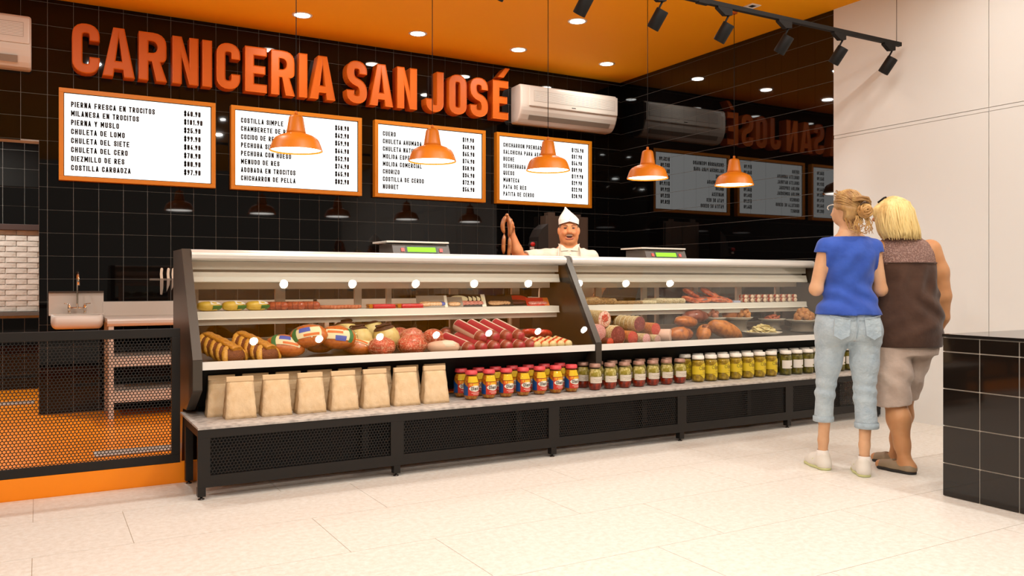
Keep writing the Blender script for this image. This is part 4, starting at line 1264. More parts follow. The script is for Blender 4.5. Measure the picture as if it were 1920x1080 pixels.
MB().blob((0, 0, 0), (.110, .06, .045), 3, .03, 4, pw=.85).build('ham', mat('pale_pink_ham', (232, 190, 166), .4, coat=.3), t)
MB().blob((.02, -.008, .012), (.082, .055, .036), 2, .02, 9).build('fat_rim', mat('ham_fat', (240, 220, 200), .4), t)

M_casing = mat('sausage_casing_red_print', (176, 36, 56), .3, coat=.3)
M_sau = mat('brown_red_sausage', (148, 62, 48), .3, coat=.4, var=(10, (170, 84, 66), .4, .7))
M_sau_label = mat('cream_sausage_label', (232, 204, 184), .4)
def chub(x, y, z, rot, lab):
    t = food('wrapped_sausage', lab, 'sausage', (x, y, z), rot, 'wrapped sausage logs')
    MB().lathe(log_prof(.32, .046, .8), 24, axis='y').build('sausage', M_sau, t)
    r_ = .0468
    ringp = lambda y0, y1, rr: MB().lathe([(rr, y0), (rr, y1)], 24, axis='y', cap=False)
    ringp(-.10, .135, r_).build('sleeve', M_sau_label, t)
    def strip(a0, a1, y0, y1, rr):
        mb = MB(); vs = []; fs = []
        for i in range(9):
            a = math.radians(a0 + (a1 - a0) * i / 8)
            for yy_ in (y0, y1): vs.append((rr * math.sin(a), yy_, rr * math.cos(a)))
        for i in range(8): fs.append((2 * i, 2 * i + 1, 2 * i + 3, 2 * i + 2))
        return mb.add(vs, fs, True)
    strip(-75, -12, -.095, .13, .0475).build('sleeve_print', M_casing, t)
    strip(20, 60, -.095, .13, .0475).build('sleeve_print', M_casing, t)
    MB().lathe([(.0, -.158), (.018, -.156), (.032, -.146), (.034, -.142)], 18, (0, -.004, .004), 'y', cap=False).build('end_seal', M_casing, t)
chx = [2.615, 2.715, 2.815, 2.915]
for k, x in enumerate(chx):
    chub(x, 5.18, .800, (R2(17), 0, R2(14)), 'red and cream wrapped sausage log, %s of the top layer' % ['leftmost', 'second', 'third', 'rightmost'][k])
for k, x in enumerate([2.49, 2.595, 2.695, 2.795, 2.895, 2.985]):
    chub(x, 5.14 - (.0 if k else .02), .724, (R2(13), 0, R2(14)), 'red and cream wrapped sausage log, %s of the bottom layer' % ['leftmost', 'second', 'third', 'fourth', 'fifth', 'rightmost'][k])
one(MB().lathe(log_prof(.22, .045, .8), 20, axis='y'), 'wrapped_sausage', M_sau, 'short brown sausage behind the leftmost wrapped logs', 'sausage', (2.56, 5.46, .775), (0, 0, R2(-30)), 'wrapped sausage logs')
M_roll = mat('striped_wrapper_cream', (240, 214, 160), .35, coat=.3)
M_roll2 = mat('striped_wrapper_orange', (214, 86, 30), .35)
for k in range(5):
    t = food('striped_roll', 'cream and orange striped wrapped roll, %s in the row at the case divider' % ['leftmost', 'second', 'third', 'fourth', 'rightmost'][k], 'packet', (3.03 + .066 * k, 5.05, .712), (R2(12), 0, R2(16)), 'striped rolls')
    MB().lathe(log_prof(.17, .032, .6), 18, axis='y').build('wrapper', M_roll, t)
    for j in range(3):
        yy_ = -.055 + j * .045
        MB().lathe([(.0325, yy_), (.0325, yy_ + .018)], 18, axis='y', cap=False).build('stripe', M_roll2 if j != 1 else mat('striped_wrapper_red', (196, 44, 30), .35), t)
M_redpack = mat('red_film_pack', (200, 44, 36), .25, coat=.5, var=(9, (226, 92, 60), .45, .7))
for k, (x, y, rz) in enumerate(((3.17, 5.30, 20), (3.27, 5.27, 35), (3.05, 5.36, 5))):
    t = food('red_meat_pack', 'red film meat pack %s, behind the striped rolls' % ['in the middle', 'at the right', 'at the left'][k], 'packet', (x, y, .762 - .008 * k), (R2(-24), R2(10), R2(rz)), 'red film packs')
    MB().blob((0, 0, 0), (.095, .06, .032), 3, .05, k, pw=.8).build('pack', M_redpack, t)
    shell_patch((.095, .06, .032), (0, 0, 0), 20, 70, 0, 70, 1.03).build('label', mat('yellow_pack_label', (226, 196, 40), .4), t)

# --- left case, upper shelf --------------------------------------------------
M_ycheese = mat('yellow_cheese_wax', (224, 186, 74), .35, coat=.2, var=(8, (206, 166, 52), .4, .7))
for k, x in enumerate((.915, 1.063, 1.207)):
    x_ = x
    t = food('cheese_loaf', 'yellow cheese loaf with green and white label, %s on the left shelf' % ['leftmost', 'middle', 'rightmost'][k], 'cheese', (x_, 5.40, SHZ + .030), (0, 0, 0), 'yellow cheese loaves')
    MB().blob((0, 0, 0), (.068, .05, .031), 3, .0, k, pw=.72).build('cheese', M_ycheese, t)
    shell_patch((.080, .05, .031), (0, 0, 0), 12, 62, -42, 10, 1.10).build('label', mat('green_cheese_label', (46, 110, 40), .5), t)
    shell_patch((.080, .05, .031), (0, 0, 0), 5, 62, 22, 78, 1.10).build('label_top', mat('white_cheese_label', (234, 226, 214), .5), t)
M_salami = mat('red_brown_salami', (160, 66, 40), .35, coat=.4, var=(16, (190, 100, 60), .45, .65))
for k, x in enumerate((1.335, 1.445, 1.545)):
    t = food('small_salami', 'short red brown salami tied with string, %s on the left shelf' % ['leftmost', 'middle', 'rightmost'][k], 'sausage', (x, 5.41, SHZ + .026), (0, 0, R2(62)), 'short salamis')
    MB().lathe(log_prof(.15, .028, 1.0), 18, axis='y').build('sausage', M_salami, t)
    for yy_ in (-.035, .0, .035):
        MB().lathe([(.0275, yy_ - .002), (.0295, yy_), (.0275, yy_ + .002)], 18, axis='y', cap=False).build('string', mat('dark_string', (84, 30, 22), .6), t)
for k in range(9):
    x = 1.64 + .024 * k
    one(wob(MB().lathe(log_prof(.15, .0125, .9), 12, axis='y'), .003, 30, k), 'thin_sausage', mat('thin_pink_sausage', (196, 118, 82), .4, var=(18, (176, 84, 56), .45, .65)),
        'thin pink sausage, %s from the left in the row on the left shelf' % ORD[k], 'sausage', (x, 5.42, SHZ + .0135), (0, 0, R2(58)), 'thin sausages on the left shelf')
M_redfilm = mat('glossy_red_film', (198, 26, 42), .2, coat=.6, bump=(20, .3))
for k, x in enumerate((2.055, 2.262)):
    t = food('frankfurter_pack', 'glossy red frankfurter pack with golden crimped end, %s' % ['left of the two', 'right of the two'][k], 'packet', (x, 5.40, SHZ), (0, 0, 0), 'red frankfurter packs')
    for j in range(3):
        MB().lathe(log_prof(.165, .0145, .8), 14, (0, -.028 + .028 * j, .0155), 'x').build('frankfurter', M_redfilm, t)
    MB().box(-.080, .080, -.044, .044, .001, .006).build('tray', M_redfilm, t)
    MB().prism([(-.082, .002), (-.110, .004), (-.104, .014), (-.112, .022), (-.104, .030), (-.082, .030)], -.03, .03, 'y').build('crimped_end', mat('golden_film', (196, 122, 28), .3, metal=.3), t)

def card_pack(x, y, w, h, tilt, lab, back, inset, oval=None, group='leaning card packets', zoff=0.0):
    t = food('card_packet', lab, 'packet', (x, y, SHZ + zoff), (R2(-tilt), 0, R2(-14)), group)
    MB().box(-w / 2, w / 2, -.002, .002, 0.001, h, .001).build('card', back, t)
    if oval:
        MB().lathe([(.001, 0), (1.0, 0)], 28, axis='y', cap=False).xf(Matrix.Translation((0, -.0026, h * .62)) @ Matrix.Diagonal((w * .46, 1, h * .30, 1))).build('label', oval, t)
    MB().blob((0, -.005, h * .28), (w * .38, .007, h * .20), 2, .05, 2, pw=.8).build('slices', inset, t)
M_greyc = mat('grey_card', (142, 130, 118), .4); M_whitec = mat('white_card', (232, 222, 208), .4); M_blackc = mat('black_card', (26, 22, 20), .35)
M_bluep = mat('blue_print', (70, 84, 168), .5); M_tan = mat('tan_slices', (204, 150, 104), .4, var=(40, (232, 190, 150), .45, .6)); M_pinks = mat('pink_slices', (204, 112, 104), .35, var=(40, (232, 166, 150), .45, .6))
M_redc = mat('red_card', (206, 50, 36), .35); M_creamo = mat('cream_oval', (240, 228, 190), .5)
for k in range(6):
    card_pack(2.375 + .022 * k, 5.40, .12, .105, 38, 'grey backed card packet, %s of the leaning row left of the cream ovals' % ORD[k] if k < 5 else 'white card packet with blue print at the front of the grey leaning row', M_greyc if k < 5 else M_whitec, M_bluep if k == 5 else M_tan)
card_pack(2.600, 5.395, .13, .095, 42, 'card packet of tan slices beside the white and blue packet', M_greyc, M_tan)
card_pack(2.62, 5.47, .13, .10, 36, 'brown card packet behind the tan slices', mat('brown_card', (120, 84, 56), .4), M_tan)
for k in range(5):
    card_pack(2.655 + .034 * k, 5.42, .15, .115, 40, 'black edged packet with a cream oval label, %s of the leaning row' % ['first', 'second', 'third', 'fourth', 'frontmost'][k], M_blackc if k < 4 else M_whitec, M_pinks, M_creamo)
for k in range(4):
    card_pack(2.955 + .024 * k, 5.43, .15, .105, 44, 'black tray packet of sliced meat, %s of the row under the red card' % ['first', 'second', 'third', 'fourth'][k], M_blackc, M_tan)
card_pack(3.17, 5.46, .18, .115, 46, 'large red packet with a round orange label near the divider', M_blackc, mat('dark_slices', (88, 36, 26), .4), M_redc, zoff=.004)
for k in range(3):
    card_pack(3.27 + .045 * k, 5.41, .10, .085, 46, 'small red sliced meat packet, %s at the right end of the left shelf' % ['first', 'second', 'third'][k], M_redc if k < 2 else mat('orange_card', (222, 120, 50), .4), M_pinks)

# --- right case, lower deck ----------------------------------------------------
M_rind = mat('pale_mould_rind', (214, 190, 146), .7, var=(20, (188, 152, 100), .45, .65), bump=(40, .5))
def cold_cut(x, y, z, L, r, rz, lab, face, rind=None, centre=None, tie=False, roty=0):
    t = food('cured_meat', lab, 'cured meat', (x, y, z), (R2(roty), 0, R2(rz)), 'cut cured meats')
    wob(MB().lathe([(0, L / 2)] + [(r * .55, L / 2 - .004), (r * .92, L / 2 - r * .35), (r, L / 2 - r * .8), (r, -L / 2 + .004), (r * .98, -L / 2)][::1], 26, axis='y', cap=False), .002, 24, int(x * 97)).build('rind', rind or M_rind, t)
    MB().lathe([(.0, -L / 2 - .0005), (r * .90, -L / 2 - .0005), (r * .985, -L / 2 + .003)], 26, axis='y', cap=False).build('cut_face', face, t)
    if centre:
        MB().blob((.002, -L / 2 - .0005, .006), (r * .55, .003, r * .5), 2, .08, 3).build('lean_centre', centre, t)
    if tie:
        for k in range(5):
            yy_ = -L / 2 + L * (k + .6) / 5.6
            MB().lathe([(r * .995, yy_ - .004), (r * 1.04, yy_), (r * .995, yy_ + .004)], 24, axis='y', cap=False).build('twine', mat('white_twine', (228, 214, 184), .7), t)
M_bres = mat('dark_red_cured_beef', (122, 42, 44), .38, coat=.25, var=(24, (158, 78, 76), .5, .66))
M_pepper = mat('bright_red_salami_face', (196, 44, 30), .38, coat=.2, var=(46, (228, 130, 96), .54, .62))
M_panc = mat('pink_white_pancetta', (238, 206, 190), .4, coat=.2, var=(16, (216, 130, 118), .48, .62))
M_lean = mat('red_lean_meat', (196, 62, 52), .4, coat=.2, var=(22, (236, 190, 170), .54, .62))
M_morta = mat('pink_salami_face', (214, 132, 132), .4, coat=.2, var=(50, (240, 206, 204), .5, .6))
M_orind = mat('orange_rind', (210, 128, 62), .6, var=(20, (176, 96, 46), .45, .65), bump=(40, .4))
M_pale = mat('pale_pink_meat', (230, 190, 172), .4, coat=.2)
RZ = 6
cold_cut(3.655, 5.16, .872, .24, .064, RZ, 'pale rind rolled pancetta with a spiral cut face, on top at the left', M_panc, None, M_lean)
cold_cut(3.585, 5.10, .775, .20, .062, RZ, 'pink mottled cured meat end beside the divider, below the pancetta', M_morta, mat('pink_rind', (220, 168, 156), .5))
cold_cut(3.735, 5.10, .748, .24, .074, RZ, 'large cured beef with a dark red cut face, front of the heap', M_bres, None, None, True)
cold_cut(4.00, 5.19, .826, .26, .060, RZ, 'twine tied cured beef with a dark red face, upper right of the pancetta', M_bres, None, None, True)
cold_cut(3.875, 5.08, .728, .20, .052, RZ, 'salami with a bright red face and orange rind, bottom middle', M_pepper, M_orind)
cold_cut(4.145, 5.14, .782, .20, .050, RZ, 'salami with a bright red face and orange rind, higher at the right', M_pepper, M_orind)
cold_cut(4.00, 5.05, .715, .16, .042, RZ, 'pink and white mottled salami low between the red ones', M_morta)
cold_cut(4.115, 5.06, .708, .16, .036, RZ, 'greyish pink salami low in the right of the heap', mat('greyish_pink_face', (186, 136, 128), .45, var=(40, (214, 176, 168), .5, .62)))
cold_cut(4.225, 5.07, .730, .16, .052, RZ + 30, 'smooth pale pink meat roll at the right end of the cured meats', M_pale, M_pale)
cold_cut(3.640, 5.00, .705, .12, .034, RZ, 'small bright red salami end at the divider', M_pepper, mat('dark_rind', (96, 40, 28), .5))

M_roast = mat('glazed_brown_roast', (198, 112, 34), .3, coat=.4, var=(7, (140, 62, 18), .45, .7), bump=(10, .3))
M_loaf = mat('golden_bread_crust', (208, 128, 48), .42, var=(8, (160, 84, 28), .42, .7), bump=(20, .3))
def roast(x, y, z, r, rot, seed, lab, m, slits=0):
    t = food('smoked_ham', lab, 'ham', (x, y, z), rot, 'glazed hams and loaves')
    MB().blob((0, 0, 0), r, 3, .05, seed, freq=3.4).build('crust', m, t)
    for k in range(slits):
        xx = r[0] * (.15 + .13 * k)
        h = math.sqrt(max(0, 1 - (xx / r[0]) ** 2)) * 1.012
        MB().tube([(xx + .006 * math.sin(e * 3), r[1] * h * math.cos(e) * -1, r[2] * h * math.sin(e)) for e in np.linspace(-.7, 1.7, 12)], .0028, 5).build('score_line', mat('dark_score', (118, 52, 16), .5), t)
roast(4.415, 5.06, .734, (.135, .075, .060), (0, R2(4), R2(12)), 5, 'glazed ham with scored lines, front left of the roasts', M_roast, 5)
roast(4.60, 5.20, .822, (.135, .065, .050), (0, R2(6), R2(10)), 9, 'glazed golden ham lying on top of the roasts', M_roast, 0)
roast(4.655, 5.05, .738, (.085, .060, .058), (0, R2(-40), R2(30)), 13, 'round golden loaf with dark stripes between the hams', M_loaf, 4)
roast(4.93, 5.10, .752, (.170, .080, .070), (0, R2(20), R2(-8)), 18, 'long golden loaf sloping down to the right', M_loaf, 0)
roast(4.83, 5.35, .855, (.14, .08, .058), (0, 0, R2(5)), 22, 'dark red brown ham at the back under the shelf', mat('dark_red_ham', (142, 64, 36), .38, coat=.3, var=(8, (110, 44, 26), .4, .7)), 2)

M_plate = mat('white_glazed_plate', (226, 216, 202), .22, spec=.5)
def dish(x, y, z, r, lab):
    t = food('serving_plate', lab, 'plate', (x, y, z), group='serving plates')
    MB().lathe([(0, .004), (r * .55, .004), (r * .8, .010), (r * .97, .024), (r, .027), (r * .99, .022), (r * .8, .004), (r * .6, 0), (0, 0)], 36).build('plate', M_plate, t)
    return z + .006
def riser(x, y, z0, z1, r, lab):
    one(MB().lathe([(r * .75, 0), (r * .72, .005), (r * .60, .02), (r * .60, z1 - z0 - .006), (r * .72, z1 - z0)], 24), 'plate_riser', mat('grey_riser', (132, 122, 110), .5), lab, 'stand', (x, y, z0), group='plate risers')
M_ball = mat('browned_croquette', (208, 142, 74), .5, var=(14, (172, 98, 44), .45, .7), bump=(40, .4))
M_sausball = mat('pink_brown_sausage', (186, 112, 80), .4, coat=.2)
M_slice = mat('pale_cheese_slice', (226, 204, 134), .45, var=(20, (240, 228, 180), .45, .65))
M_redslice = mat('red_sliced_meat', (172, 66, 34), .4, coat=.2, var=(30, (216, 132, 84), .5, .65))
def heap(x, y, z, n, spread, r, m, name, lab, cat, group, seed, layer=.8, squash=(1, 1, 1)):
    rnd = random.Random(seed)
    mes = [MB().blob((0, 0, 0), (r * squash[0], r * squash[1], r * squash[2]), 2, .06, seed + q, freq=4).mesh(name) for q in range(3)]
    for me in mes: me.materials.append(m)
    for k in range(n):
        f = (k / n)
        ring = spread * math.sqrt(max(0, 1 - f)) * rnd.uniform(.55, 1)
        a = k * 2.39996
        o = inst(name, mes[k % 3], (x + ring * math.cos(a), y + ring * .72 * math.sin(a), z + r * squash[2] * .9 + f * spread * layer), None, (rnd.uniform(-.5, .5), rnd.uniform(-.5, .5), rnd.uniform(0, 6)))
        tag(o, lab, cat, group)
def plated(x, y, r, lab, zt):
    zb = dz(y)
    riser(x, y, zb + .004, zt - .001, r, 'grey stand under the %s' % lab)
    return dish(x, y, zt, r, lab)
zt = plated(5.10, 5.40, .10, 'white plate of pink sausages at the back left', .815)
heap(5.06, 5.39, zt + .004, 9, .07, .026, M_sausball, 'sausage_ball', 'pink brown sausage ball heaped on the back left plate', 'sausage', 'sausage balls on the plate', 3)
zt = plated(5.37, 5.40, .135, 'white plate of roast and round croquettes under the shelf', .812)
t = food('roast_meat', 'long brown roast on the croquette plate', 'meat', (5.32, 5.43, zt + .046), (0, R2(-6), R2(8)))
MB().blob((0, 0, 0), (.10, .05, .042), 3, .07, 6).build('roast', M_roast, t)
heap(5.42, 5.37, zt + .002, 12, .075, .024, M_ball, 'croquette', 'round golden croquette on the plate under the shelf', 'croquette', 'croquettes on the roast plate', 8)
zt = plated(5.775, 5.38, .12, 'white plate of red sliced meat', .790)
heap(5.775, 5.37, zt + .002, 22, .085, .028, M_redslice, 'meat_slice', 'red brown slice of meat piled on a white plate', 'meat', 'red meat slices on the plate', 11, .5, (1.1, .8, .28))
zt = plated(6.035, 5.26, .15, 'white plate heaped with golden croquettes at the right end', .780)
heap(6.045, 5.25, zt + .002, 26, .115, .028, M_ball, 'croquette', 'golden croquette heaped on the plate at the right end', 'croquette', 'croquettes on the end plate', 14, .7)
zt = dish(5.36, 5.10, dz(5.10) + .018, .165, 'shallow white dish of pale sliced cheese at the front')
heap(5.36, 5.10, zt + .002, 56, .150, .034, M_slice, 'cheese_slice', 'pale cheese slice overlapping others on the front dish', 'cheese', 'pale cheese slices on the front dish', 19, .42, (1, .9, .14))

# --- right case, upper shelf -----------------------------------------------------
M_mottle = mat('mottled_dry_sausage', (176, 140, 92), .55, var=(34, (104, 70, 40), .48, .62), bump=(50, .5))
M_whitesau = mat('white_mould_sausage', (212, 196, 160), .6, var=(24, (176, 152, 110), .48, .66))
for k, (x, y, rz, L, r) in enumerate(((3.80, 5.40, 60, .15, .031), (3.91, 5.45, 70, .14, .028), (3.99, 5.41, 40, .11, .026))):
    one(wob(MB().lathe(log_prof(L, r, 1.0), 16, axis='y'), .003, 26, k), 'dry_sausage', M_mottle, 'mottled dry sausage, %s by the divider on the right shelf' % ['largest', 'second', 'third'][k], 'sausage', (x, y, SHZ + r), (0, 0, R2(rz)), 'mottled dry sausages')
for k in range(7):
    one(wob(MB().lathe(log_prof(.17, .0135, 1.0), 12, axis='y'), .003, 30, k), 'dry_sausage', M_mottle if k < 4 else M_whitesau, 'thin dry sausage, %s from the left in the row on the right shelf' % ORD[k], 'sausage', (4.09 + .045 * k, 5.42, SHZ + .0145), (0, 0, R2(55)), 'thin dry sausages on the right shelf')
for k in range(4):
    one(wob(MB().lathe(log_prof(.20, .0225, 1.0), 14, axis='y'), .003, 26, k), 'dry_sausage', M_whitesau, 'white moulded sausage, %s before the red packs' % ['leftmost', 'second', 'third', 'nearest'][k], 'sausage', (4.46 + .070 * k, 5.43, SHZ + .0235), (0, 0, R2(30)), 'white moulded sausages')
M_orpack = mat('orange_red_meat_pack', (194, 84, 44), .28, coat=.5, var=(12, (226, 140, 92), .5, .66))
M_navy = mat('dark_label_film', (70, 70, 76), .35)
for k, (x, y, z, a, b, rz) in enumerate(((4.52, 5.40, .030, 8, 14, 10), (4.66, 5.42, .030, 10, -4, -4), (4.80, 5.40, .028, 8, 4, -10), (4.57, 5.45, .085, 14, 18, 12), (4.76, 5.44, .085, 20, 24, -18), (4.88, 5.42, .030, 10, 16, -20), (4.68, 5.50, .06, 20, 4, 0))):
    t = food('sausage_pack', 'orange red flat meat pack, %s in the heap on the right shelf' % ['bottom left', 'bottom middle', 'bottom right', 'top left', 'top right', 'far right', 'rear'][k], 'packet', (4.76 + (x - 4.46) * 1.08, y, SHZ + z), (R2(a), R2(b), R2(rz)), 'orange red meat packs')
    MB().blob((0, 0, 0), (.095, .055, .024), 3, .04, k, pw=.8).build('meat', M_orpack, t)
    shell_patch((.095, .055, .024), (0, 0, 0), -50, 30, 15, 80, 1.06).build('label', M_navy, t)
one(MB().box(-.05, .05, -.04, .04, 0, .018, .004), 'small_packet', mat('blue_white_packet', (176, 180, 206), .4), 'small blue and white packet at the right of the red heap', 'packet', (5.325, 5.40, SHZ), (0, 0, R2(10)))
M_stick = mat('pale_wrapped_sausage', (232, 206, 180), .35, coat=.3); M_stickend = mat('red_sausage_end', (204, 72, 40), .35)
for lay in range(2):
    for k in range(9):
        t = food('wrapped_stick', 'small red and cream wrapped roll, %s from left, %s layer, right shelf' % (ORD[k], ['bottom', 'top'][lay]), 'sausage', (5.43 + .078 * k + .02 * lay, 5.395 + .02 * lay, SHZ + .019 + .032 * lay), (0, 0, R2(-10)), 'wrapped sausage rolls in two layers')
        MB().lathe(log_prof(.11, .0185, .5), 12, axis='y').build('wrapper', M_stick, t)
        MB().lathe([(.0188, -.045), (.0188, -.02)], 12, axis='y', cap=False).build('end_band', M_stickend if (k + lay) % 2 == 0 or lay == 1 else mat('brown_end_band', (132, 66, 40), .4), t)
        MB().lathe([(.0188, .01), (.0188, .03)], 12, axis='y', cap=False).build('end_band', M_stickend, t)

mat = _room_mat

# ------------------------------------------------------------------ people: smooth bodies from blended solids
class Field:
    """signed-distance grid; solids are blended into one continuous skin, then meshed"""
    def __init__(s, lo, hi, h):
        s.lo, s.h = np.array(lo, float), h
        n = np.ceil((np.array(hi, float) - s.lo) / h).astype(int) + 1
        s.ax = [s.lo[i] + np.arange(n[i]) * h for i in range(3)]
        s.D = np.full(tuple(n), .15, np.float32)
    def _sl(s, a, b, m):
        r = []
        for i in range(3):
            i0 = max(0, int((a[i] - m - s.lo[i]) / s.h)); i1 = min(len(s.ax[i]), int((b[i] + m - s.lo[i]) / s.h) + 2)
            r.append(slice(i0, max(i0, i1)))
        return tuple(r)
    def _put(s, sl, d, k):
        a = s.D[sl]
        if k <= 0: s.D[sl] = np.minimum(a, d); return
        h = np.clip(.5 + .5 * (a - d) / k, 0, 1)
        s.D[sl] = (a * (1 - h) + d * h - k * h * (1 - h)).astype(np.float32)
    def xyz(s, sl):
        return s.ax[0][sl[0]][:, None, None], s.ax[1][sl[1]][None, :, None], s.ax[2][sl[2]][None, None, :]
    def cone(s, p, q, r1, r2, k=.03):
        p, q = np.array(p, float), np.array(q, float)
        R = max(r1, r2)
        sl = s._sl(np.minimum(p, q) - R, np.maximum(p, q) + R, .05 + k)
        X, Y, Z = s.xyz(sl)
        d = q - p; L2 = max(1e-9, float(d @ d))
        t = np.clip(((X - p[0]) * d[0] + (Y - p[1]) * d[1] + (Z - p[2]) * d[2]) / L2, 0, 1)
        dd = np.sqrt((X - p[0] - t * d[0]) ** 2 + (Y - p[1] - t * d[1]) ** 2 + (Z - p[2] - t * d[2]) ** 2) - (r1 + (r2 - r1) * t)
        s._put(sl, dd, k); return s
    def chain(s, pts, rs, k=.03):
        for i in range(len(pts) - 1): s.cone(pts[i], pts[i + 1], rs[i], rs[i + 1], k)
        return s
    def ell(s, c, r, k=.03, R=None):
        c = np.array(c, float); m = max(r)
        sl = s._sl(c - m, c + m, .05 + k)
        X, Y, Z = s.xyz(sl)
        x, y, z = X - c[0], Y - c[1], Z - c[2]
        if R is not None:
            x, y, z = (R[0][0] * x + R[1][0] * y + R[2][0] * z, R[0][1] * x + R[1][1] * y + R[2][1] * z, R[0][2] * x + R[1][2] * y + R[2][2] * z)
        q = np.sqrt((x / r[0]) ** 2 + (y / r[1]) ** 2 + (z / r[2]) ** 2)
        s._put(sl, (q - 1) * min(r), k); return s
    def loft(s, secs, k=.03, pw=2.0):
        """secs: (z, cx, cy, rx, ry) elliptical sections, smoothly interpolated"""
        A = np.array(sorted(secs), float)
        zs = A[:, 0]
        lo = (min(A[:, 1] - A[:, 3]), min(A[:, 2] - A[:, 4]), zs[0]); hi = (max(A[:, 1] + A[:, 3]), max(A[:, 2] + A[:, 4]), zs[-1])
        sl = s._sl(lo, hi, .05 + k)
        X, Y, Z = s.xyz(sl)
        zz = s.ax[2][sl[2]]
        zi = np.linspace(zs[0], zs[-1], 160)
        def sm(col):
            v = np.interp(zi, zs, A[:, col]); w = 9
            kx = np.ones(w) / w; return np.convolve(np.pad(v, w // 2, mode='edge'), kx, 'valid')
        f = [np.interp(zz, zi, sm(c))[None, None, :] for c in (1, 2, 3, 4)]
        q = (np.abs((X - f[0]) / f[2]) ** pw + np.abs((Y - f[1]) / f[3]) ** pw) ** (1 / pw)
        d = (q - 1) * np.minimum(f[2], f[3])
        d = np.maximum(d, np.maximum(zs[0] - Z, Z - zs[-1]))
        s._put(sl, d, k); return s
    def cut(s, p, n):
        """keep the side the normal n points away from"""
        X, Y, Z = s.xyz((slice(None),) * 3)
        s.D = np.maximum(s.D, ((X - p[0]) * n[0] + (Y - p[1]) * n[1] + (Z - p[2]) * n[2])).astype(np.float32); return s
    def carve(s, c, r, k=.01):
        X, Y, Z = s.xyz((slice(None),) * 3)
        q = (np.sqrt(((X - c[0]) / r[0]) ** 2 + ((Y - c[1]) / r[1]) ** 2 + ((Z - c[2]) / r[2]) ** 2) - 1) * min(r)
        s.D = np.maximum(s.D, -q).astype(np.float32); return s
    def ripple(s, fn):
        X, Y, Z = s.xyz((slice(None),) * 3)
        s.D = (s.D + fn(X, Y, Z)).astype(np.float32); return s
    def mesh(s, relax=1):
        D = s.D; ins = D < 0
        nx, ny, nz = D.shape
        c = np.zeros((nx - 1, ny - 1, nz - 1), np.int8)
        for i in (0, 1):
            for j in (0, 1):
                for k in (0, 1): c += ins[i:nx - 1 + i, j:ny - 1 + j, k:nz - 1 + k]
        act = (c > 0) & (c < 8)
        I, J, K = np.nonzero(act)
        idx = np.full(act.shape, -1, np.int64); idx[I, J, K] = np.arange(len(I))
        acc = np.zeros((len(I), 3)); cnt = np.zeros(len(I))
        cor = [(i, j, k) for i in (0, 1) for j in (0, 1) for k in (0, 1)]
        for a in cor:
            for ax_ in range(3):
                if a[ax_] == 1: continue
                b = list(a); b[ax_] = 1
                va = D[I + a[0], J + a[1], K + a[2]].astype(float); vb = D[I + b[0], J + b[1], K + b[2]].astype(float)
                m = (va < 0) != (vb < 0)
                t = np.where(m, va / np.where(m, va - vb, 1), 0)
                P = np.stack([np.full(len(I), a[0], float), np.full(len(I), a[1], float), np.full(len(I), a[2], float)], 1)
                P[:, ax_] = t
                acc[m] += P[m]; cnt[m] += 1
        V = acc / cnt[:, None] + np.stack([I, J, K], 1)
        V = V * s.h + s.lo
        F = []
        for ax_ in range(3):
            u, w = [(1, 2), (2, 0), (0, 1)][ax_]
            sh = [slice(None)] * 3; sh2 = [slice(None)] * 3
            sh[ax_] = slice(0, -1); sh2[ax_] = slice(1, None)
            e0, e1 = ins[tuple(sh)], ins[tuple(sh2)]
            E = np.argwhere(e0 != e1)
            ok = (E[:, u] > 0) & (E[:, w] > 0) & (E[:, u] < D.shape[u] - 1) & (E[:, w] < D.shape[w] - 1)
            E = E[ok]
            flip = e0[E[:, 0], E[:, 1], E[:, 2]]
            q = []
            for du, dw in ((1, 1), (0, 1), (0, 0), (1, 0)):
                cc = E.copy(); cc[:, u] -= du; cc[:, w] -= dw
                q.append(idx[cc[:, 0], cc[:, 1], cc[:, 2]])
            q = np.stack(q, 1)
            q[~flip] = q[~flip][:, ::-1]
            F.append(q)
        F = np.concatenate(F)
        F = F[(F >= 0).all(1)]
        for _ in range(relax):
            s_ = np.zeros_like(V); n_ = np.zeros(len(V))
            for a in range(4):
                b = (a + 1) % 4
                np.add.at(s_, F[:, a], V[F[:, b]]); np.add.at(n_, F[:, a], 1)
                np.add.at(s_, F[:, b], V[F[:, a]]); np.add.at(n_, F[:, b], 1)
            V = V * .5 + .5 * s_ / np.maximum(n_, 1)[:, None]
        return V, F
    def build(s, name, m, parent, relax=1, face_mat=None):
        V, F = s.mesh(relax)
        me = bpy.data.meshes.new(name)
        me.from_pydata(V.tolist(), [], F.tolist())
        me.polygons.foreach_set('use_smooth', [True] * len(F))
        for q in (m if isinstance(m, (list, tuple)) else [m]): me.materials.append(q)
        if face_mat is not None:
            C = V[F].mean(1)
            me.polygons.foreach_set('material_index', face_mat(C).astype(np.int32))
        me.update()
        o = bpy.data.objects.new(name, me); COL.objects.link(o)
        if parent is not None: o.parent = parent
        return o

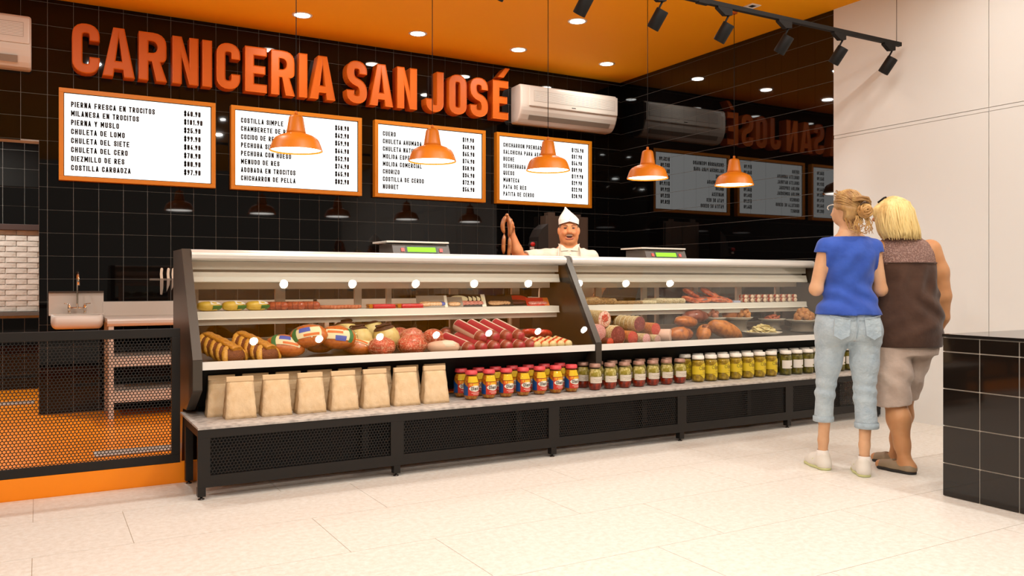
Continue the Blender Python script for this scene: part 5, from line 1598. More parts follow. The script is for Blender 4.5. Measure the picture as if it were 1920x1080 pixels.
def hand(F, wrist, d, nrm, side, s=1.0, curl=.5, k=.008):
    """palm and five fingers; d = along the hand, nrm = back-of-hand normal, side=+1/-1 thumb side"""
    w, d, n = Vector(wrist), Vector(d).normalized(), Vector(nrm).normalized()
    x = d.cross(n).normalized() * side
    n = x.cross(d).normalized() * (1 if True else 1)
    if n.dot(Vector(nrm)) < 0: n = -n
    F.cone(w, w + d * .035 * s, .024 * s, .026 * s, .015)
    for o_ in (-.026, -.009, .009, .026):
        F.cone(w + d * .02 * s + x * o_ * .6 * s, w + d * .088 * s + x * o_ * s, .016 * s, .0135 * s, .012)
    for o_, L, r in ((.028, .068, .0088), (.0095, .078, .0092), (-.0095, .073, .0088), (-.027, .056, .0078)):
        p = w + d * .088 * s + x * o_ * s
        a = d
        for j, f in enumerate((.45, .30, .25)):
            ang = curl * (.5 + .45 * j)
            a2 = (d * math.cos(ang * (j + 1) * .75) - n * math.sin(ang * (j + 1) * .75)).normalized()
            q = p + a2 * L * f * s
            F.cone(p, q, r * s, r * .93 * s, k); p = q
    p = w + d * .03 * s + x * .024 * s
    q = p + (d * .55 + x * .75 - n * .3).normalized() * .042 * s
    F.cone(p, q, .013 * s, .0105 * s, .012)
    F.cone(q, q + (d * .85 + x * .25 - n * .35).normalized() * .034 * s, .0102 * s, .0085 * s, k)

def skin_mat(name, rgb, rgb2):
    m = mat(name, rgb, .5, spec=.35, var=(9, rgb2, .35, .75))
    b = m.node_tree.nodes['Principled BSDF']
    b.inputs['Subsurface Weight'].default_value = .12
    b.inputs['Subsurface Radius'].default_value = (.012, .005, .003)
    return m

def fabric(name, rgb, rgb2, scale=6, bump=.5, bs=14, stretch=None, rough=.8):
    return mat(name, rgb, rough, spec=.2, var=(scale * 2, rgb2, .35, .7), bump=(bs * 1.6, bump * 1.8, 3), stretch=stretch, sheen=.2)

def person_root(lateral, depth, lab):
    ca, sa = math.cos(YAW), math.sin(YAW)
    return thing('person', lab, 'person', (lateral * ca + depth * sa, depth * ca - lateral * sa, 0), -YAW)

def hair_tubes(guides, n=5, taper=True):
    mb = MB()
    for pts, r in guides:
        m = len(pts)
        mb.tube(pts, [r * (1 if not taper else (.55 + .9 * math.sin(math.pi * (.12 + .80 * i / (m - 1))) * .6)) for i in range(m)], n)
    return mb

def shoe(F, heel, toe, w=.036, h=.075):
    """sneaker-like foot from heel to toe on the floor"""
    a, b = Vector(heel), Vector(toe); d = (b - a).normalized(); L = (b - a).length
    z = Vector((0, 0, 1))
    F.cone(a + d * .03 + z * .034, a + d * .035 + z * (h + .01), .036, .033, .02)
    F.cone(a + d * .03 + z * .034, a + d * L * .55 + z * .038, .034, w + .002, .03)
    F.cone(a + d * L * .5 + z * .036, b - d * .045 + z * .030, w + .003, w - .002, .03)
    F.cone(a + d * .06 + z * .07, a + d * L * .55 + z * .050, .034, .034, .03)

# ---------------------------------------------------------------- woman in blue, seen from behind
skin_a = skin_mat('light_skin', (222, 176, 138), (206, 152, 112))
wb_root = person_root(2.035, 5.0, 'woman seen from behind in a blue T-shirt and cropped light jeans')
LEGS_A = dict(L=dict(hip=(-.100, .02, .86), knee=(-.132, .055, .47), ank=(-.128, .105, .085)), R=dict(hip=(.080, .0, .86), knee=(.078, -.02, .46), ank=(.052, -.075, .085)))
TORSO_A = [(.80, -.012, .0, .170, .105), (.86, -.015, .0, .185, .122), (.92, -.018, -.005, .185, .122), (.98, -.014, .0, .170, .110), (1.05, -.009, .005, .146, .097), (1.13, -.012, .01, .127, .090), (1.22, -.004, .005, .136, .098), (1.31, -.004, 0, .147, .100), (1.37, -.004, 0, .145, .085), (1.42, -.003, .005, .095, .062), (1.46, -.002, .01, .052, .050)]
EL, ER = (-.205, .005, 1.105), (.185, .005, 1.100)
SL_, SR_ = (-.150, .0, 1.360), (.140, .0, 1.354)
B = Field((-.34, -.28, 0), (.32, .44, 1.74), .0075)
B.loft(TORSO_A, .03)
for q, s_ in (('L', 1), ('R', 1)):
    g = LEGS_A[q]
    B.chain([g['hip'], tuple((Vector(g['hip']) + Vector(g['knee'])) / 2), g['knee']], [.086, .062, .042], .03)
    k_, a_ = Vector(g['knee']), Vector(g['ank'])
    B.chain([k_, k_ * .68 + a_ * .32 + Vector((0, -.012, 0)), k_ * .25 + a_ * .75, a_], [.041, .037, .031, .028], .015)
B.cone(LEGS_A['L']['ank'], (-.124, .105, .045), .029, .024, .01); B.cone((-.124, .11, .045), (-.150, .25, .030), .024, .018, .01)
B.cone(LEGS_A['R']['ank'], (.047, -.085, .045), .029, .024, .01); B.cone((.047, -.08, .045), (.070, .08, .030), .024, .018, .01)
B.chain([SL_, EL], [.042, .038], .02).chain([EL, (-.115, .225, 1.135)], [.038, .024], .02)
B.chain([SR_, ER], [.041, .036], .02).chain([ER, (.100, .225, 1.140)], [.036, .024], .02)
hand(B, (-.115, .225, 1.135), (.55, .75, .1), (0, -.2, 1), 1, .95, .7)
hand(B, (.100, .225, 1.140), (-.55, .75, .1), (0, -.2, 1), -1, .95, .7)
B.cone((-.002, .012, 1.43), (-.004, .03, 1.53), .050, .047, .03)
B.ell((-.006, .030, 1.600), (.072, .090, .102), .03)
B.ell((-.030, .075, 1.555), (.050, .055, .060), .03)       # face turned to the left
B.cone((-.052, .118, 1.578), (-.060, .132, 1.562), .012, .011, .012)   # nose
B.ell((-.078, .028, 1.588), (.010, .018, .030), .01)       # left ear
B.ell((.070, .030, 1.588), (.010, .018, .030), .01)
B.build('body', skin_a, wb_root)

blue = fabric('blue_jersey', (58, 92, 186), (48, 78, 166), 5, .35, 9)
T = Field((-.34, -.24, .90), (.32, .24, 1.50), .0065)
T.loft([(z, cx, cy, rx + (.020 if z < 1.0 else .012), ry + (.032 if z < 1.0 else .014)) for z, cx, cy, rx, ry in TORSO_A if z > .84 and z < 1.45], .02)
T.chain([(-.149, 0, 1.362), (-.176, .0, 1.285)], [.055, .058], .03).chain([(.139, 0, 1.356), (.160, .0, 1.275)], [.054, .057], .03)
T.cut((-.212, 0, 1.322), (-.35, .0, -.94)) if False else None
T.cut((0, 0, .952), (0.0, 0, -1)).cut((0, 0, 1.437), (0, .12, 1))
X_, Y_, Z_ = T.xyz((slice(None),) * 3)
slv = np.maximum(1.318 - Z_ + np.maximum(-.19 - X_, 0) * .2, 0)
T.D = np.where((np.abs(X_ + .006) > .156) & (Z_ > 1.13), np.maximum(T.D, 1.325 - Z_), T.D).astype(np.float32)
T.ripple(lambda X, Y, Z: .0075 * np.sin(60 * Z + 16 * X + 2.2 * np.sin(9 * X)) * np.exp(-((Z - 1.06) / .085) ** 2) + .0055 * np.sin(46 * X - 34 * Z) * np.exp(-((Z - 1.25) / .10) ** 2))
T.build('t_shirt', blue, wb_root)

denim = fabric('pale_blue_denim', (182, 196, 204), (162, 178, 190), 7, .4, 30)
J = Field((-.30, -.24, .22), (.26, .26, 1.02), .0065)
J.loft([(z, cx - .0, cy, rx + .007, ry + .007) for z, cx, cy, rx, ry in TORSO_A if z < 1.0], .02)
J.ell((-.100, -.055, .865), (.088, .085, .085), .03).ell((.070, -.060, .865), (.088, .085, .085), .03)
J.chain([(-.104, .01, .84), (-.120, .035, .66), (-.132, .055, .47), (-.134, .080, .28)], [.100, .074, .052, .056], .03)
J.chain([(.080, -.01, .84), (.079, -.012, .66), (.078, -.02, .46), (.078, -.048, .27)], [.100, .078, .060, .064], .03)
X_, Y_, Z_ = J.xyz((slice(None),) * 3)
J.D = np.where(X_ < -.028, np.maximum(J.D, .308 - Z_), np.maximum(J.D, .288 - Z_)).astype(np.float32)
J.ripple(lambda X, Y, Z: .004 * np.sin(95 * Z + 14 * X) * np.exp(-((Z - .50) / .07) ** 2) + .0028 * np.sin(80 * Z + 30 * np.abs(X)) * np.exp(-((Z - .77) / .04) ** 2) + .003 * np.exp(-((X + .012) / .010) ** 2) * np.clip((Z - .80) * 20, 0, 1))
jo = J.build('jeans', denim, wb_root)
denim2 = fabric('denim_pocket', (174, 189, 198), (156, 172, 184), 9, .4, 30)
for x, tilt in ((-.108, .10), (.074, -.06)):
    P = MB()
    vs = [(-.046, .055), (.046, .055), (.044, -.045), (0, -.070), (-.044, -.045)]
    # follow the seat: pocket laid on the curved cloth
    cy = -.128
    pts = []
    for a, b in vs:
        xx, zz = x + a + tilt * b, .880 + b
        sx = -.100 if x < 0 else .070
        yy_ = -.058 - .100 * math.sqrt(max(.05, 1 - ((xx - sx) / .118) ** 2 - ((zz - .865) / .16) ** 2)) - .004
        pts.append((xx, yy_, zz))
    n_ = len(pts)
    P.add(pts + [(p[0], p[1] + .012, p[2]) for p in pts], [tuple(range(n_)), tuple(range(2 * n_ - 1, n_ - 1, -1))] + [(i, (i + 1) % n_, (i + 1) % n_ + n_, i + n_) for i in range(n_)])
    P.build('pocket', denim2, jo)
MB().tube([(-.012, -.132, .945), (-.012, -.141, .90), (-.013, -.138, .855), (-.013, -.115, .815), (-.013, -.085, .795)], .0022, 5).build('seam', denim2, jo)
for s_ in (-1, 1):
    MB().tube([(-.014 + s_ * .01, -.139, .925), (-.014 + s_ * .08, -.148, .938), (-.014 + s_ * .15, -.105, .950)], .0022, 5).build('yoke_seam', denim2, jo)
for cx, cy, z, r in ((-.134, .077, .298, .0575), (.078, -.046, .278, .0655)):
    MB().lathe([(r, 0), (r + .004, .004), (r + .004, .030), (r, .034)], 28, (cx, cy, z), cap=False).build('cuff', denim2, jo)
white_shoe = mat('white_canvas_shoe', (228, 222, 212), .6)
lime = mat('lime_trim', (196, 206, 96), .6)
for nm, h_, t_ in (('L', (-.116, .060, 0), (-.160, .300, 0)), ('R', (.040, -.118, 0), (.076, .118, 0))):
    S = Field((min(h_[0], t_[0]) - .07, h_[1] - .06, -.01), (max(h_[0], t_[0]) + .07, t_[1] + .06, .16), .005)
    shoe(S, h_, t_)
    S.cut((0, 0, .014), (0, 0, -1))
    so = S.build('shoe', white_shoe, wb_root)
    K = Field((min(h_[0], t_[0]) - .07, h_[1] - .06, -.005), (max(h_[0], t_[0]) + .07, t_[1] + .06, .05), .004)
    a, b = Vector(h_), Vector(t_); d = (b - a).normalized(); L = (b - a).length
    K.cone(a + d * .03 + Vector((0, 0, .012)), a + d * L * .5 + Vector((0, 0, .012)), .038, .041, .02).cone(a + d * L * .5 + Vector((0, 0, .012)), b - d * .045 + Vector((0, 0, .012)), .041, .037, .02)
    K.cut((0, 0, .0), (0, 0, -1)).cut((0, 0, .017), (0, 0, 1))
    K.build('sole', mat('pale_lime_sole', (206, 208, 150), .6), so)
    pk = a + d * .035
    ank = LEGS_A[nm]['ank']
    MB().lathe([(.034, 0), (.036, .012), (.035, .040), (.033, .044)], 20, (ank[0], ank[1], .075), cap=False).build('sock', mat('white_sock', (238, 232, 226), .9), wb_root)
    sidev = Vector((-d.y, d.x, 0))
    MB().tube([a + d * .09 + sidev * .037 + Vector((0, 0, .060)), a + d * .12 + sidev * .041 + Vector((0, 0, .038))], .007, 6, squash=.4).build('trim', lime, so)

hair_a = mat('dark_blonde_hair', (198, 160, 102), .42, spec=.4, var=(16, (150, 108, 62), .40, .66), bump=(60, .6), stretch=(1, 1, .25))
Hf = Field((-.14, -.20, 1.42), (.14, .18, 1.74), .005)
Hf.ell((-.006, .018, 1.618), (.082, .094, .090), .02)
Hf.ell((-.002, -.025, 1.575), (.074, .062, .075), .02)
Hf.ripple(lambda X, Y, Z: .0016 * np.sin(160 * (Z - 1.5) + 60 * X))
X_, Y_, Z_ = Hf.xyz((slice(None),) * 3)
Hf.D = np.where((Y_ > .06) & (Z_ < 1.64), np.maximum(Hf.D, (Y_ - .06) * .9 - (Z_ - 1.60) * .3), Hf.D).astype(np.float32)
Hf.D = np.where((X_ < -.055) & (Z_ < 1.585), np.maximum(Hf.D, (1.585 - Z_) * .6 - (X_ + .055) * .6 - .01), Hf.D).astype(np.float32)
ho = Hf.build('hair', hair_a, wb_root)
rnd = random.Random(11)
gd = []
for k in range(70):       # strands combed back to the clip
    a = math.radians(rnd.uniform(-100, 100)); e = rnd.uniform(.15, 1.25)
    P0 = Vector((-.006 + .084 * math.sin(a) * math.cos(e * .6), .018 - .096 * math.cos(a) * math.cos(e) * .6 + .03, 1.618 + .092 * math.sin(e)))
    P1 = Vector((.030 + rnd.uniform(-.02, .02), -.098, 1.600 + rnd.uniform(-.02, .02)))
    pts = []
    for i in range(9):
        f = i / 8
        p = P0.lerp(P1, f); c = Vector((-.006, .012, 1.612)); q = p - c
        s_ = 1 / max(.01, math.sqrt((q.x / .084) ** 2 + (q.y / .098) ** 2 + (q.z / .094) ** 2))
        pts.append(c + q * max(1.0, s_) if s_ > 1 else p)
    gd.append((pts, .0032))
hair_tubes(gd).build('strands', hair_a, ho)
bun = MB()
for k in range(34):        # twisted bun
    ax = Vector((rnd.uniform(-.5, .5), -1, rnd.uniform(-.6, .6))).normalized(); u_ = ax.orthogonal().normalized(); v_ = ax.cross(u_)
    a0 = rnd.uniform(0, 6.28); rr = rnd.uniform(.018, .040); off = math.sqrt(max(0, .040 ** 2 - rr ** 2))
    c = Vector((.042, -.108, 1.566)) + ax * off * .85
    bun.tube([c + (u_ * math.cos(a0 + t) + v_ * math.sin(a0 + t) * 1.08) * rr for t in np.linspace(0, 2.6, 9)], [.0025 + .0045 * math.sin(math.pi * i / 8) for i in range(9)], 5)
bun.blob((.042, -.106, 1.566), (.038, .034, .042), 2, .05, 5)
bun.build('bun', mat('honey_hair', (176, 128, 70), .42, var=(24, (212, 170, 106), .45, .66), bump=(60, .6)), ho)
up = MB()
for k in range(10):
    z = 1.628 + rnd.uniform(-.008, .02); y = -.090 - rnd.uniform(0, .022)
    up.tube([(-.020 + rnd.uniform(-.01, .01), y + .012, z + .004), (.020, y - .006, z + .010), (.058, y, z + .002), (.078, y + .012, z - .020), (.072, y + .014, z - .038)], [.004, .008, .010, .008, .004], 6)
up.build('rolled_lock', hair_a, ho)
tl = MB()
for k in range(22):
    x0 = .030 + rnd.uniform(-.035, .035)
    tl.tube([(x0, -.090 + rnd.uniform(-.01, .01), 1.540), (x0 + rnd.uniform(-.03, .03), -.092, 1.500), (x0 + rnd.uniform(-.05, .06), -.086, 1.462), (x0 + rnd.uniform(-.05, .06), -.085 , 1.432)], [.0035, .0035, .0025, .001], 5)
for k in range(10):
    x0 = -.04 + rnd.uniform(-.02, .05)
    tl.tube([(x0, -.050, 1.530), (x0 + .01, -.056, 1.490), (x0 + rnd.uniform(-.01, .03), -.058, 1.455)], [.003, .0025, .001], 5)
tl.build('loose_strands', mat('honey_hair', (176, 128, 70)), ho)
MB().tube([(.016, -.108, 1.585), (.012, -.124, 1.606), (.030, -.130, 1.618), (.056, -.124, 1.610)], [.004, .006, .006, .004], 6).build('hair_clip', mat('dark_clip', (70, 48, 30), .4), ho)
gl = MB().tube([(-.076, .010, 1.612), (-.084, .055, 1.618), (-.087, .095, 1.618)], .0035, 6)
gl.tube([(-.087, .095, 1.618), (-.096, .104, 1.612), (-.098, .106, 1.598), (-.090, .104, 1.590)], .0028, 5)
gl.build('glasses', mat('white_glasses', (238, 230, 220), .35), wb_root)

# ---------------------------------------------------------------- woman in brown, seen from behind
skin_b = skin_mat('tanned_skin', (208, 152, 106), (194, 134, 88))
br = person_root(2.42, 5.13, 'woman seen from behind in a brown sleeveless top and beige shorts')
TORSO_B = [(.78, .0, .0, .195, .140), (.86, .0, -.01, .212, .155), (.95, .0, 0, .208, .150), (1.05, .002, .005, .194, .140), (1.15, .0, .005, .178, .128), (1.25, -.002, 0, .172, .122), (1.33, -.004, 0, .168, .108), (1.39, -.008, 0, .135, .085), (1.43, -.014, .005, .075, .062), (1.46, -.018, .01, .054, .054)]
S_L, S_R = (-.165, 0, 1.345), (.158, 0, 1.345)
E_L, E_R = (-.205, -.01, 1.07), (.232, -.005, 1.062)
B = Field((-.34, -.30, 0), (.36, .40, 1.72), .0075)
B.loft(TORSO_B, .03)
LB = dict(L=((-.085, -.02, .80), (-.085, -.05, .44), (-.058, -.130, .075)), R=((.085, .03, .80), (.030, .085, .44), (-.010, .085, .075)))
for q in 'LR':
    h_, k_, a_ = (Vector(p) for p in LB[q])
    B.chain([h_, (h_ + k_) / 2, k_], [.095, .076, .062], .03)
    B.chain([k_, k_ * .66 + a_ * .34 + Vector((0, -.014, 0)), k_ * .25 + a_ * .75, a_], [.062, .066, .044, .036], .03)
B.cone(LB['L'][2], (-.035, -.150, .035), .036, .034, .02); B.cone((-.04, -.15, .035), (-.150, .0, .026), .034, .028, .03)
B.cone(LB['R'][2], (.01, .07, .035), .036, .034, .02); B.cone((.005, .07, .035), (-.090, .205, .026), .034, .028, .03)
B.chain([S_L, E_L, (-.16, .17, .93)], [.062, .050, .030], .03)
hand(B, (-.16, .17, .93), (.2, .6, -.5), (-1, 0, 0), 1, .95, .5)
B.chain([S_R, (.205, -.005, 1.21), E_R], [.066, .060, .052], .03).chain([E_R, (.238, .010, .93), (.212, .03, .835)], [.050, .042, .030], .02)
hand(B, (.212, .03, .835), (-.10, .05, -1), (1, -.1, 0), -1, .98, .35)
B.cone((-.018, .012, 1.42), (-.045, .03, 1.50), .052, .050, .03)
B.ell((-.055, .035, 1.570), (.074, .090, .098), .03)
B.ell((-.095, .075, 1.525), (.048, .052, .058), .03)
B.cone((-.130, .105, 1.555), (-.142, .115, 1.540), .012, .011, .012)
B.ell((-.128, .030, 1.560), (.010, .018, .028), .01).ell((.018, .03, 1.560), (.010, .018, .028), .01)
B.build('body', skin_b, br)
brown = fabric('brown_jersey', (82, 58, 46), (68, 46, 36), 5, .35, 8)
lace = mat('mauve_brown_lace', (140, 106, 96), .75, bump=(170, 1.0, 2), var=(110, (176, 142, 130), .5, .58))
T = Field((-.34, -.26, .70), (.32, .26, 1.48), .0065)
T.loft([(.735, .0, .0, .218, .165), (.80, .0, -.005, .226, .172)] + [(z, cx, cy, rx + .018, ry + .016) for z, cx, cy, rx, ry in TORSO_B if .84 < z < 1.44], .02)
T.cut((0, 0, .752), (0, 0, -1)).cut((-.01, 0, 1.418), (0, .08, 1))
T.ripple(lambda X, Y, Z: .009 * np.sin(44 * Z + 34 * X) * np.exp(-((Z - 1.0) / .10) ** 2) * np.clip(X * 6 + .6, 0, 1) + .007 * np.sin(60 * X - 14 * Z) * np.exp(-((Z - 1.14) / .08) ** 2) + .006 * np.sin(36 * Z - 22 * X) * np.exp(-((Z - .88) / .06) ** 2))
to = T.build('sleeveless_top', [brown, lace], br, face_mat=lambda C: (C[:, 2] > 1.262 + .9 * np.clip(np.abs(C[:, 0]) - .1, 0, 1) * -.08))
MB().tube([(.19 * math.sin(a), -.142 * math.cos(a), 1.264) for a in np.linspace(-1.3, 1.3, 24)], .003, 5).build('yoke_seam', brown, to)
beige = fabric('pinkish_beige_cotton', (202, 182, 168), (188, 166, 152), 6, .4, 10)
Sh = Field((-.32, -.28, .34), (.30, .28, .92), .0065)
Sh.loft([(.70, .0, 0, .200, .140), (.78, 0, 0, .206, .150), (.88, 0, -.01, .212, .152)], .02)
Sh.chain([(-.090, -.01, .78), (-.092, -.03, .60), (-.092, -.05, .38)], [.118, .112, .104], .03)
Sh.chain([(.090, .03, .78), (.055, .065, .60), (.020, .09, .38)], [.118, .100, .092], .03)
Sh.cut((-.09, -.05, .398), (.10, 0, -1)) 
Sh.ripple(lambda X, Y, Z: .007 * np.sin(30 * X + 40 * Z) * np.exp(-((Z - .55) / .1) ** 2))
Sh.build('shorts', beige, br)
M_sandal = mat('taupe_leather_shoe', (150, 130, 104), .55)
for h_, t_ in (((-.022, -.172, 0), (-.160, .020, 0)), ((.022, .052, 0), (-.100, .225, 0))):
    a, b = Vector(h_), Vector(t_); d = (b - a).normalized(); L = (b - a).length; z = Vector((0, 0, 1))
    lo = (min(a.x, b.x) - .07, a.y - .07, -.005); hi = (max(a.x, b.x) + .07, b.y + .07, .12)
    S = Field(lo, hi, .005)
    S.cone(a + d * .03 + z * .03, a + d * .045 + z * .058, .040, .040, .02).cone(a + d * .03 + z * .03, a + d * L * .5 + z * .03, .040, .041, .02).cone(a + d * L * .5 + z * .03, b - d * .04 + z * .024, .041, .035, .02)
    S.carve(tuple(a + d * L * .46 + z * .085), (.028, .028, .035))
    S.cut((0, 0, .016), (0, 0, -1))
    so = S.build('shoe', M_sandal, br)
    K = Field(lo, hi, .004)
    K.cone(a + d * .03 + z * .01, a + d * L * .5 + z * .01, .041, .042, .02).cone(a + d * L * .5 + z * .01, b - d * .04 + z * .01, .042, .037, .02)
    K.cut((0, 0, 0), (0, 0, -1)).cut((0, 0, .018), (0, 0, 1))
    K.build('sole', mat('black_rubber_sole', (34, 30, 28), .6), so)
hair_b = mat('bright_blonde_hair', (236, 208, 142), .4, spec=.4, var=(20, (206, 166, 98), .45, .70), bump=(50, .7), stretch=(1, 1, .2))
Hf = Field((-.26, -.20, 1.36), (.14, .20, 1.72), .005)
Hf.loft([(1.408, -.036, -.035, .108, .085), (1.46, -.046, -.025, .116, .100), (1.53, -.055, -.005, .108, .112), (1.59, -.058, .010, .100, .112), (1.63, -.058, .015, .080, .095)], .02)
Hf.ell((-.058, .015, 1.590), (.094, .104, .088), .03)
Hf.ell((-.150, .035, 1.580), (.036, .050, .040), .02)
X_, Y_, Z_ = Hf.xyz((slice(None),) * 3)
Hf.D = np.where((Z_ < 1.61), np.maximum(Hf.D, (Y_ - .055 - .2 * (X_ + .05))), Hf.D).astype(np.float32)
Hf.D = np.maximum(Hf.D, 1.414 - Z_ - .06 * (X_ + .05)).astype(np.float32)
Hf.ripple(lambda X, Y, Z: .003 * np.sin(110 * X + 26 * Z + 70 * Y))
ho = Hf.build('hair', hair_b, br)
gd = []
for k in range(150):
    a = rnd.uniform(-1.9, 1.9)
    R_ = 1.0 + rnd.uniform(0, .05)
    pts = []
    zb = 1.412 + rnd.uniform(-.012, .03)
    for i in range(11):
        f = i / 10
        z = 1.672 - (1.672 - zb) * (f ** 1.25)
        rx = np.interp(z, [1.41, 1.46, 1.53, 1.59, 1.63, 1.66, 1.675], [.110, .118, .110, .102, .080, .045, .015]); ry = np.interp(z, [1.41, 1.46, 1.53, 1.59, 1.63, 1.66, 1.675], [.088, .103, .115, .115, .095, .055, .02])
        cx = np.interp(z, [1.41, 1.53, 1.66], [-.036, -.055, -.058]); cy = np.interp(z, [1.41, 1.53, 1.63], [-.035, -.005, .015])
        aa = a + .18 * math.sin(f * 2.2 + k)
        pts.append((cx + rx * R_ * math.sin(aa), cy - ry * R_ * math.cos(aa), z))
    gd.append((pts, .0048))
hair_tubes(gd).build('strands', hair_b, ho)
MB().tube([(-.150, .030, 1.640), (-.120, .012, 1.668), (-.105, .016, 1.672)], .006, 6).build('sunglasses_arm', M_dark, ho)

# ---------------------------------------------------------------- butcher behind the counter, facing the camera
skin_c = skin_mat('ruddy_skin', (206, 136, 88), (188, 108, 66))
bu = thing('person', 'laughing butcher in white shirt and paper hat raising a string of sausages', 'person', (3.936, 5.93, 0), -YAW)
TORSO_C = [(.80, 0, 0, .215, .150), (.95, 0, -.02, .235, .180), (1.10, 0, -.03, .235, .185), (1.22, 0, -.015, .225, .160), (1.32, 0, 0, .215, .130), (1.39, 0, .005, .175, .100), (1.435, 0, .01, .105, .080), (1.47, 0, .01, .075, .075)]
B = Field((-.66, -.36, 0), (.40, .28, 1.76), .007)
B.loft(TORSO_C, .03)
for s_ in (-1, 1):
    B.chain([(s_ * .105, 0, .82), (s_ * .115, -.01, .47), (s_ * .12, .02, .08)], [.105, .068, .042], .04)
    B.cone((s_ * .12, .02, .05), (s_ * .14, -.16, .035), .042, .034, .03)
eb, wr = (-.415, -.09, 1.330), (-.487, -.13, 1.545)
B.chain([(-.185, 0, 1.362), eb], [.060, .050], .03).chain([eb, tuple(Vector(eb).lerp(Vector(wr), .4)), wr], [.052, .048, .031], .02)
hand(B, wr, (-.10, -.02, 1), (.75, .5, 0), -1, 1.05, .75, .006)
B.chain([(.185, 0, 1.350), (.268, .0, 1.12), (.22, -.20, 1.02)], [.060, .050, .034], .03)
hand(B, (.22, -.20, 1.02), (-.4, -.7, -.2), (.3, -.1, 1), -1, 1.05, .5)
B.cone((0, .01, 1.43), (0, .0, 1.52), .072, .068, .02)
B.ell((0, 0, 1.592), (.076, .098, .112), .03)
B.ell((0, -.028, 1.535), (.077, .072, .066), .03)           # jowls and chin
B.ell((0, -.065, 1.492), (.040, .035, .030), .02)
B.cone((0, -.098, 1.600), (0, -.118, 1.568), .013, .020, .012)   # nose
B.ell((-.036, -.090, 1.560), (.024, .020, .024), .015).ell((.036, -.090, 1.560), (.024, .020, .024), .015)   # raised cheeks
B.ell((-.084, -.005, 1.582), (.013, .020, .034), .006).ell((.084, -.005, 1.582), (.013, .020, .034), .006)
B.carve((0, -.108, 1.531), (.040, .028, .022))                # open smile
B.carve((-.033, -.106, 1.602), (.018, .014, .008)); B.carve((.033, -.106, 1.602), (.018, .014, .008))
B.build('body', skin_c, bu)
MB().blob((0, -.079, 1.529), (.036, .010, .019), 2).build('mouth', mat('dark_mouth', (84, 30, 24), .5), bu)
MB().blob((0, -.090, 1.543), (.033, .010, .007), 2).build('teeth', mat('teeth', (236, 222, 200), .3), bu)
MB().tube([(x, -.098 - .006 * math.cos(x * 40), 1.508 + 8 * x * x) for x in np.linspace(-.034, .034, 9)], .0045, 6).build('lower_lip', mat('lips', (156, 74, 58), .45), bu)
for s_ in (-1, 1):
    MB().blob((s_ * .033, -.091, 1.602), (.014, .007, .006), 2).build('eye', mat('dark_eye', (40, 24, 18), .3), bu)
    MB().tube([(s_ * .016, -.104, 1.620), (s_ * .034, -.102, 1.628), (s_ * .054, -.090, 1.622)], [.003, .005, .002], 6).build('eyebrow', mat('brown_brow', (112, 66, 34), .7), bu)
H = Field((-.12, -.12, 1.52), (.12, .14, 1.72), .005)
H.ell((0, .018, 1.610), (.084, .096, .090), .02)
H.cut((0, -.030, 0), (0, -1, 0)).cut((0, 0, 1.575), (0, 0, -1))
H.build('hair', mat('grey_brown_hair', (128, 96, 64), .6, bump=(60, .5)), bu)
# folded paper hat
hat = MB()
vs = []
NN = 28
for j, (z, rx, ry, pw) in enumerate(((1.658, .086, .106, 1.0), (1.678, .088, .108, 1.0), (1.708, .070, .098, 1.0), (1.738, .042, .070, 1.0), (1.768, .016, .040, 1), (1.788, .005, .016, 1))):
    for k in range(NN):
        a = 2 * math.pi * k / NN
        x = rx * math.sin(a); y = -ry * math.cos(a)
        tip = .018 * max(0, -math.cos(a)) * (1 if j == 0 else 0)
        vs.append((x - .030 * (max(0, j - 1) / 4), y, z + (.022 * abs(math.sin(a)) * -1 if j == 0 else 0)))
fs = [(j * NN + k, j * NN + (k + 1) % NN, (j + 1) * NN + (k + 1) % NN, (j + 1) * NN + k) for j in range(5) for k in range(NN)]
fs.append(tuple(5 * NN + k for k in range(NN)))
hat.add(vs, fs, False)
hat_o = hat.build('paper_hat', mat('white_paper_hat', (236, 230, 220), .7), bu)
MB().tube([(.0, -.109, 1.672), (.012, -.106, 1.686), (.0, -.096, 1.704), (-.034, -.082, 1.704)], .0016, 5).tube([(0, -.096, 1.704), (.030, -.085, 1.706), (.055, -.06, 1.700)], .0016, 5).build('fold_line', mat('grey_fold', (120, 112, 104), .7), hat_o)
shirt = fabric('white_cotton_shirt', (214, 200, 182), (196, 180, 160), 5, .5, 10)
T = Field((-.50, -.34, .76), (.42, .26, 1.50), .007)
T.loft([(z, cx, cy, rx + .016, ry + .016) for z, cx, cy, rx, ry in TORSO_C if z < 1.46], .02)
T.chain([(-.185, 0, 1.362), (-.370, -.07, 1.345)], [.074, .070], .04)
T.chain([(.185, 0, 1.350), (.245, .0, 1.19)], [.074, .074], .04)
d_ = Vector((-.22, -.09, -.055)).normalized()
T.cut((-.362, -.068, 1.354), tuple(d_))
X_, Y_, Z_ = T.xyz((slice(None),) * 3)
T.D = np.where((X_ > .235) & (Z_ < 1.23), np.maximum(T.D, 1.23 - Z_), T.D).astype(np.float32)
T.cut((0, -.03, 1.452), (0, -.30, 1))
T.ripple(lambda X, Y, Z: .005 * np.sin(62 * X + 20 * Z) * np.exp(-((X + .24) / .10) ** 2) + .003 * np.sin(70 * X + 10 * Z))
so = T.build('shirt', shirt, bu)
cl = MB()
for s_ in (-1, 1):
    cl.add([(s_ * .012, -.112, 1.415), (s_ * .075, -.085, 1.425), (s_ * .092, -.03, 1.475), (s_ * .060, -.075, 1.462), (s_ * .012, -.104, 1.422), (s_ * .070, -.100, 1.408)], [(0, 5, 1, 3, 4), (1, 2, 3), (5, 1, 0)])
cl.build('collar', shirt, so)
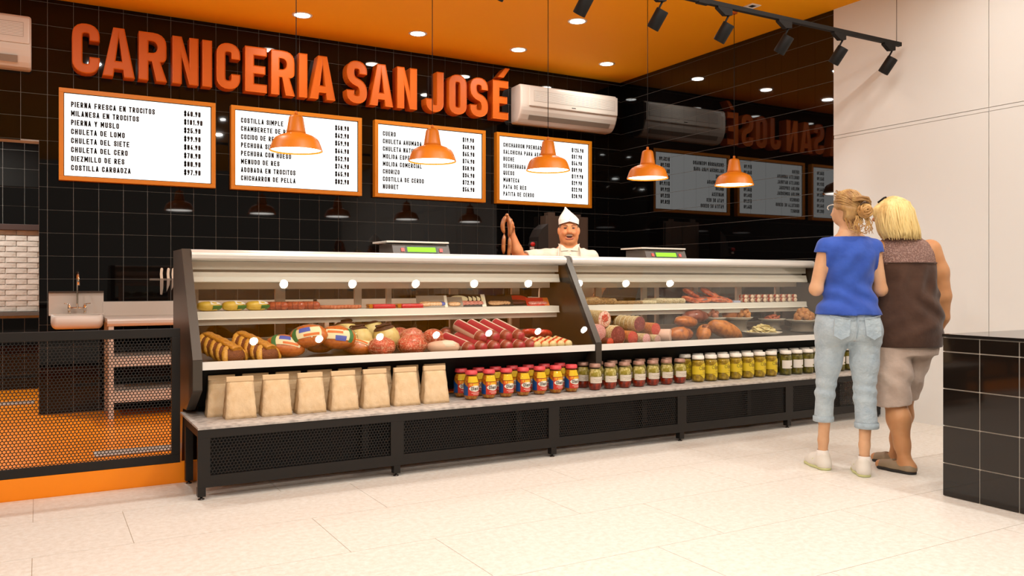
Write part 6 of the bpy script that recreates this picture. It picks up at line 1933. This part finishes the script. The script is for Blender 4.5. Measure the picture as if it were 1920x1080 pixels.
for z in (1.385, 1.33, 1.27):
    MB().lathe([(0, -.003), (.006, -.002), (.006, 0)], 10, (.004, -.128 - (1.40 - z) * .28, z), 'y').build('button', M_white_plastic, so)
ap = fabric('white_apron', (226, 212, 194), (212, 196, 176), 5, .4, 9)
A_ = Field((-.30, -.36, .55), (.30, .20, 1.46), .008)
A_.loft([(.60, 0, -.01, .235, .200)] + [(z, cx, cy, rx + .022, ry + .024) for z, cx, cy, rx, ry in TORSO_C if z < 1.3], .02)
A_.cut((0, -.06, 0), (0, 1, 0)).cut((0, 0, 1.26), (0, 0, 1)).cut((0, 0, .62), (0, 0, -1))
A_.build('apron', ap, bu)
st = MB()
for s_ in (-1, 1):
    st.tube([(s_ * .105, -.168, 1.25), (s_ * .100, -.150, 1.33), (s_ * .092, -.108, 1.40), (s_ * .085, -.04, 1.45), (s_ * .08, .06, 1.43)], .013, 6, squash=.3)
st.build('apron_strap', ap, bu)

# ------------------------------------------------------------------ string of sausages in his raised hand
sroot = thing('sausage_string', 'string of brown sausages hanging from the butcher\'s raised hand', 'sausages', tuple(bu.matrix_basis @ Vector((-.50, -.14, 1.70))), -YAW)
sroot.location = wmat(bu) @ Vector((-.50, -.15, 1.36))
M_link = mat('grilled_brown_sausage', (170, 104, 54), .38, coat=.3, var=(24, (130, 70, 34), .45, .68))
base = Vector((-.50, -.15, 1.36))
def link(pts, r):
    pts = [Vector(p) - base for p in pts]
    n = len(pts)
    MB().tube(pts, [r * (.35 if i in (0, n - 1) else .85 if i in (1, n - 2) else 1) for i in range(n)], 12).build('sausage', M_link, sroot)
def bend(p, q, o, n=8):
    p, q, o = Vector(p), Vector(q), Vector(o)
    return [p.lerp(q, i / (n - 1)) + o * math.sin(math.pi * i / (n - 1)) for i in range(n)]
link(bend((-.530, -.185, 1.702), (-.548, -.190, 1.552), (-.022, -.008, 0)), .0185)
link(bend((-.548, -.190, 1.542), (-.553, -.188, 1.382), (-.004, 0, 0)), .0165)
link(bend((-.520, -.186, 1.702), (-.505, -.190, 1.528), (.018, -.01, 0)), .0175)
link(bend((-.505, -.190, 1.518), (-.515, -.186, 1.352), (.006, 0, 0)), .0165)
link(bend((-.534, -.186, 1.694), (-.516, -.186, 1.696), (0, -.004, .012)), .012)
kn = MB()
for p in ((-.548, -.190, 1.547), (-.505, -.190, 1.523)): kn.blob(Vector(p) - base, (.006, .006, .008), 1)
kn.build('knot', mat('sausage_knot', (110, 60, 34), .5), sroot)
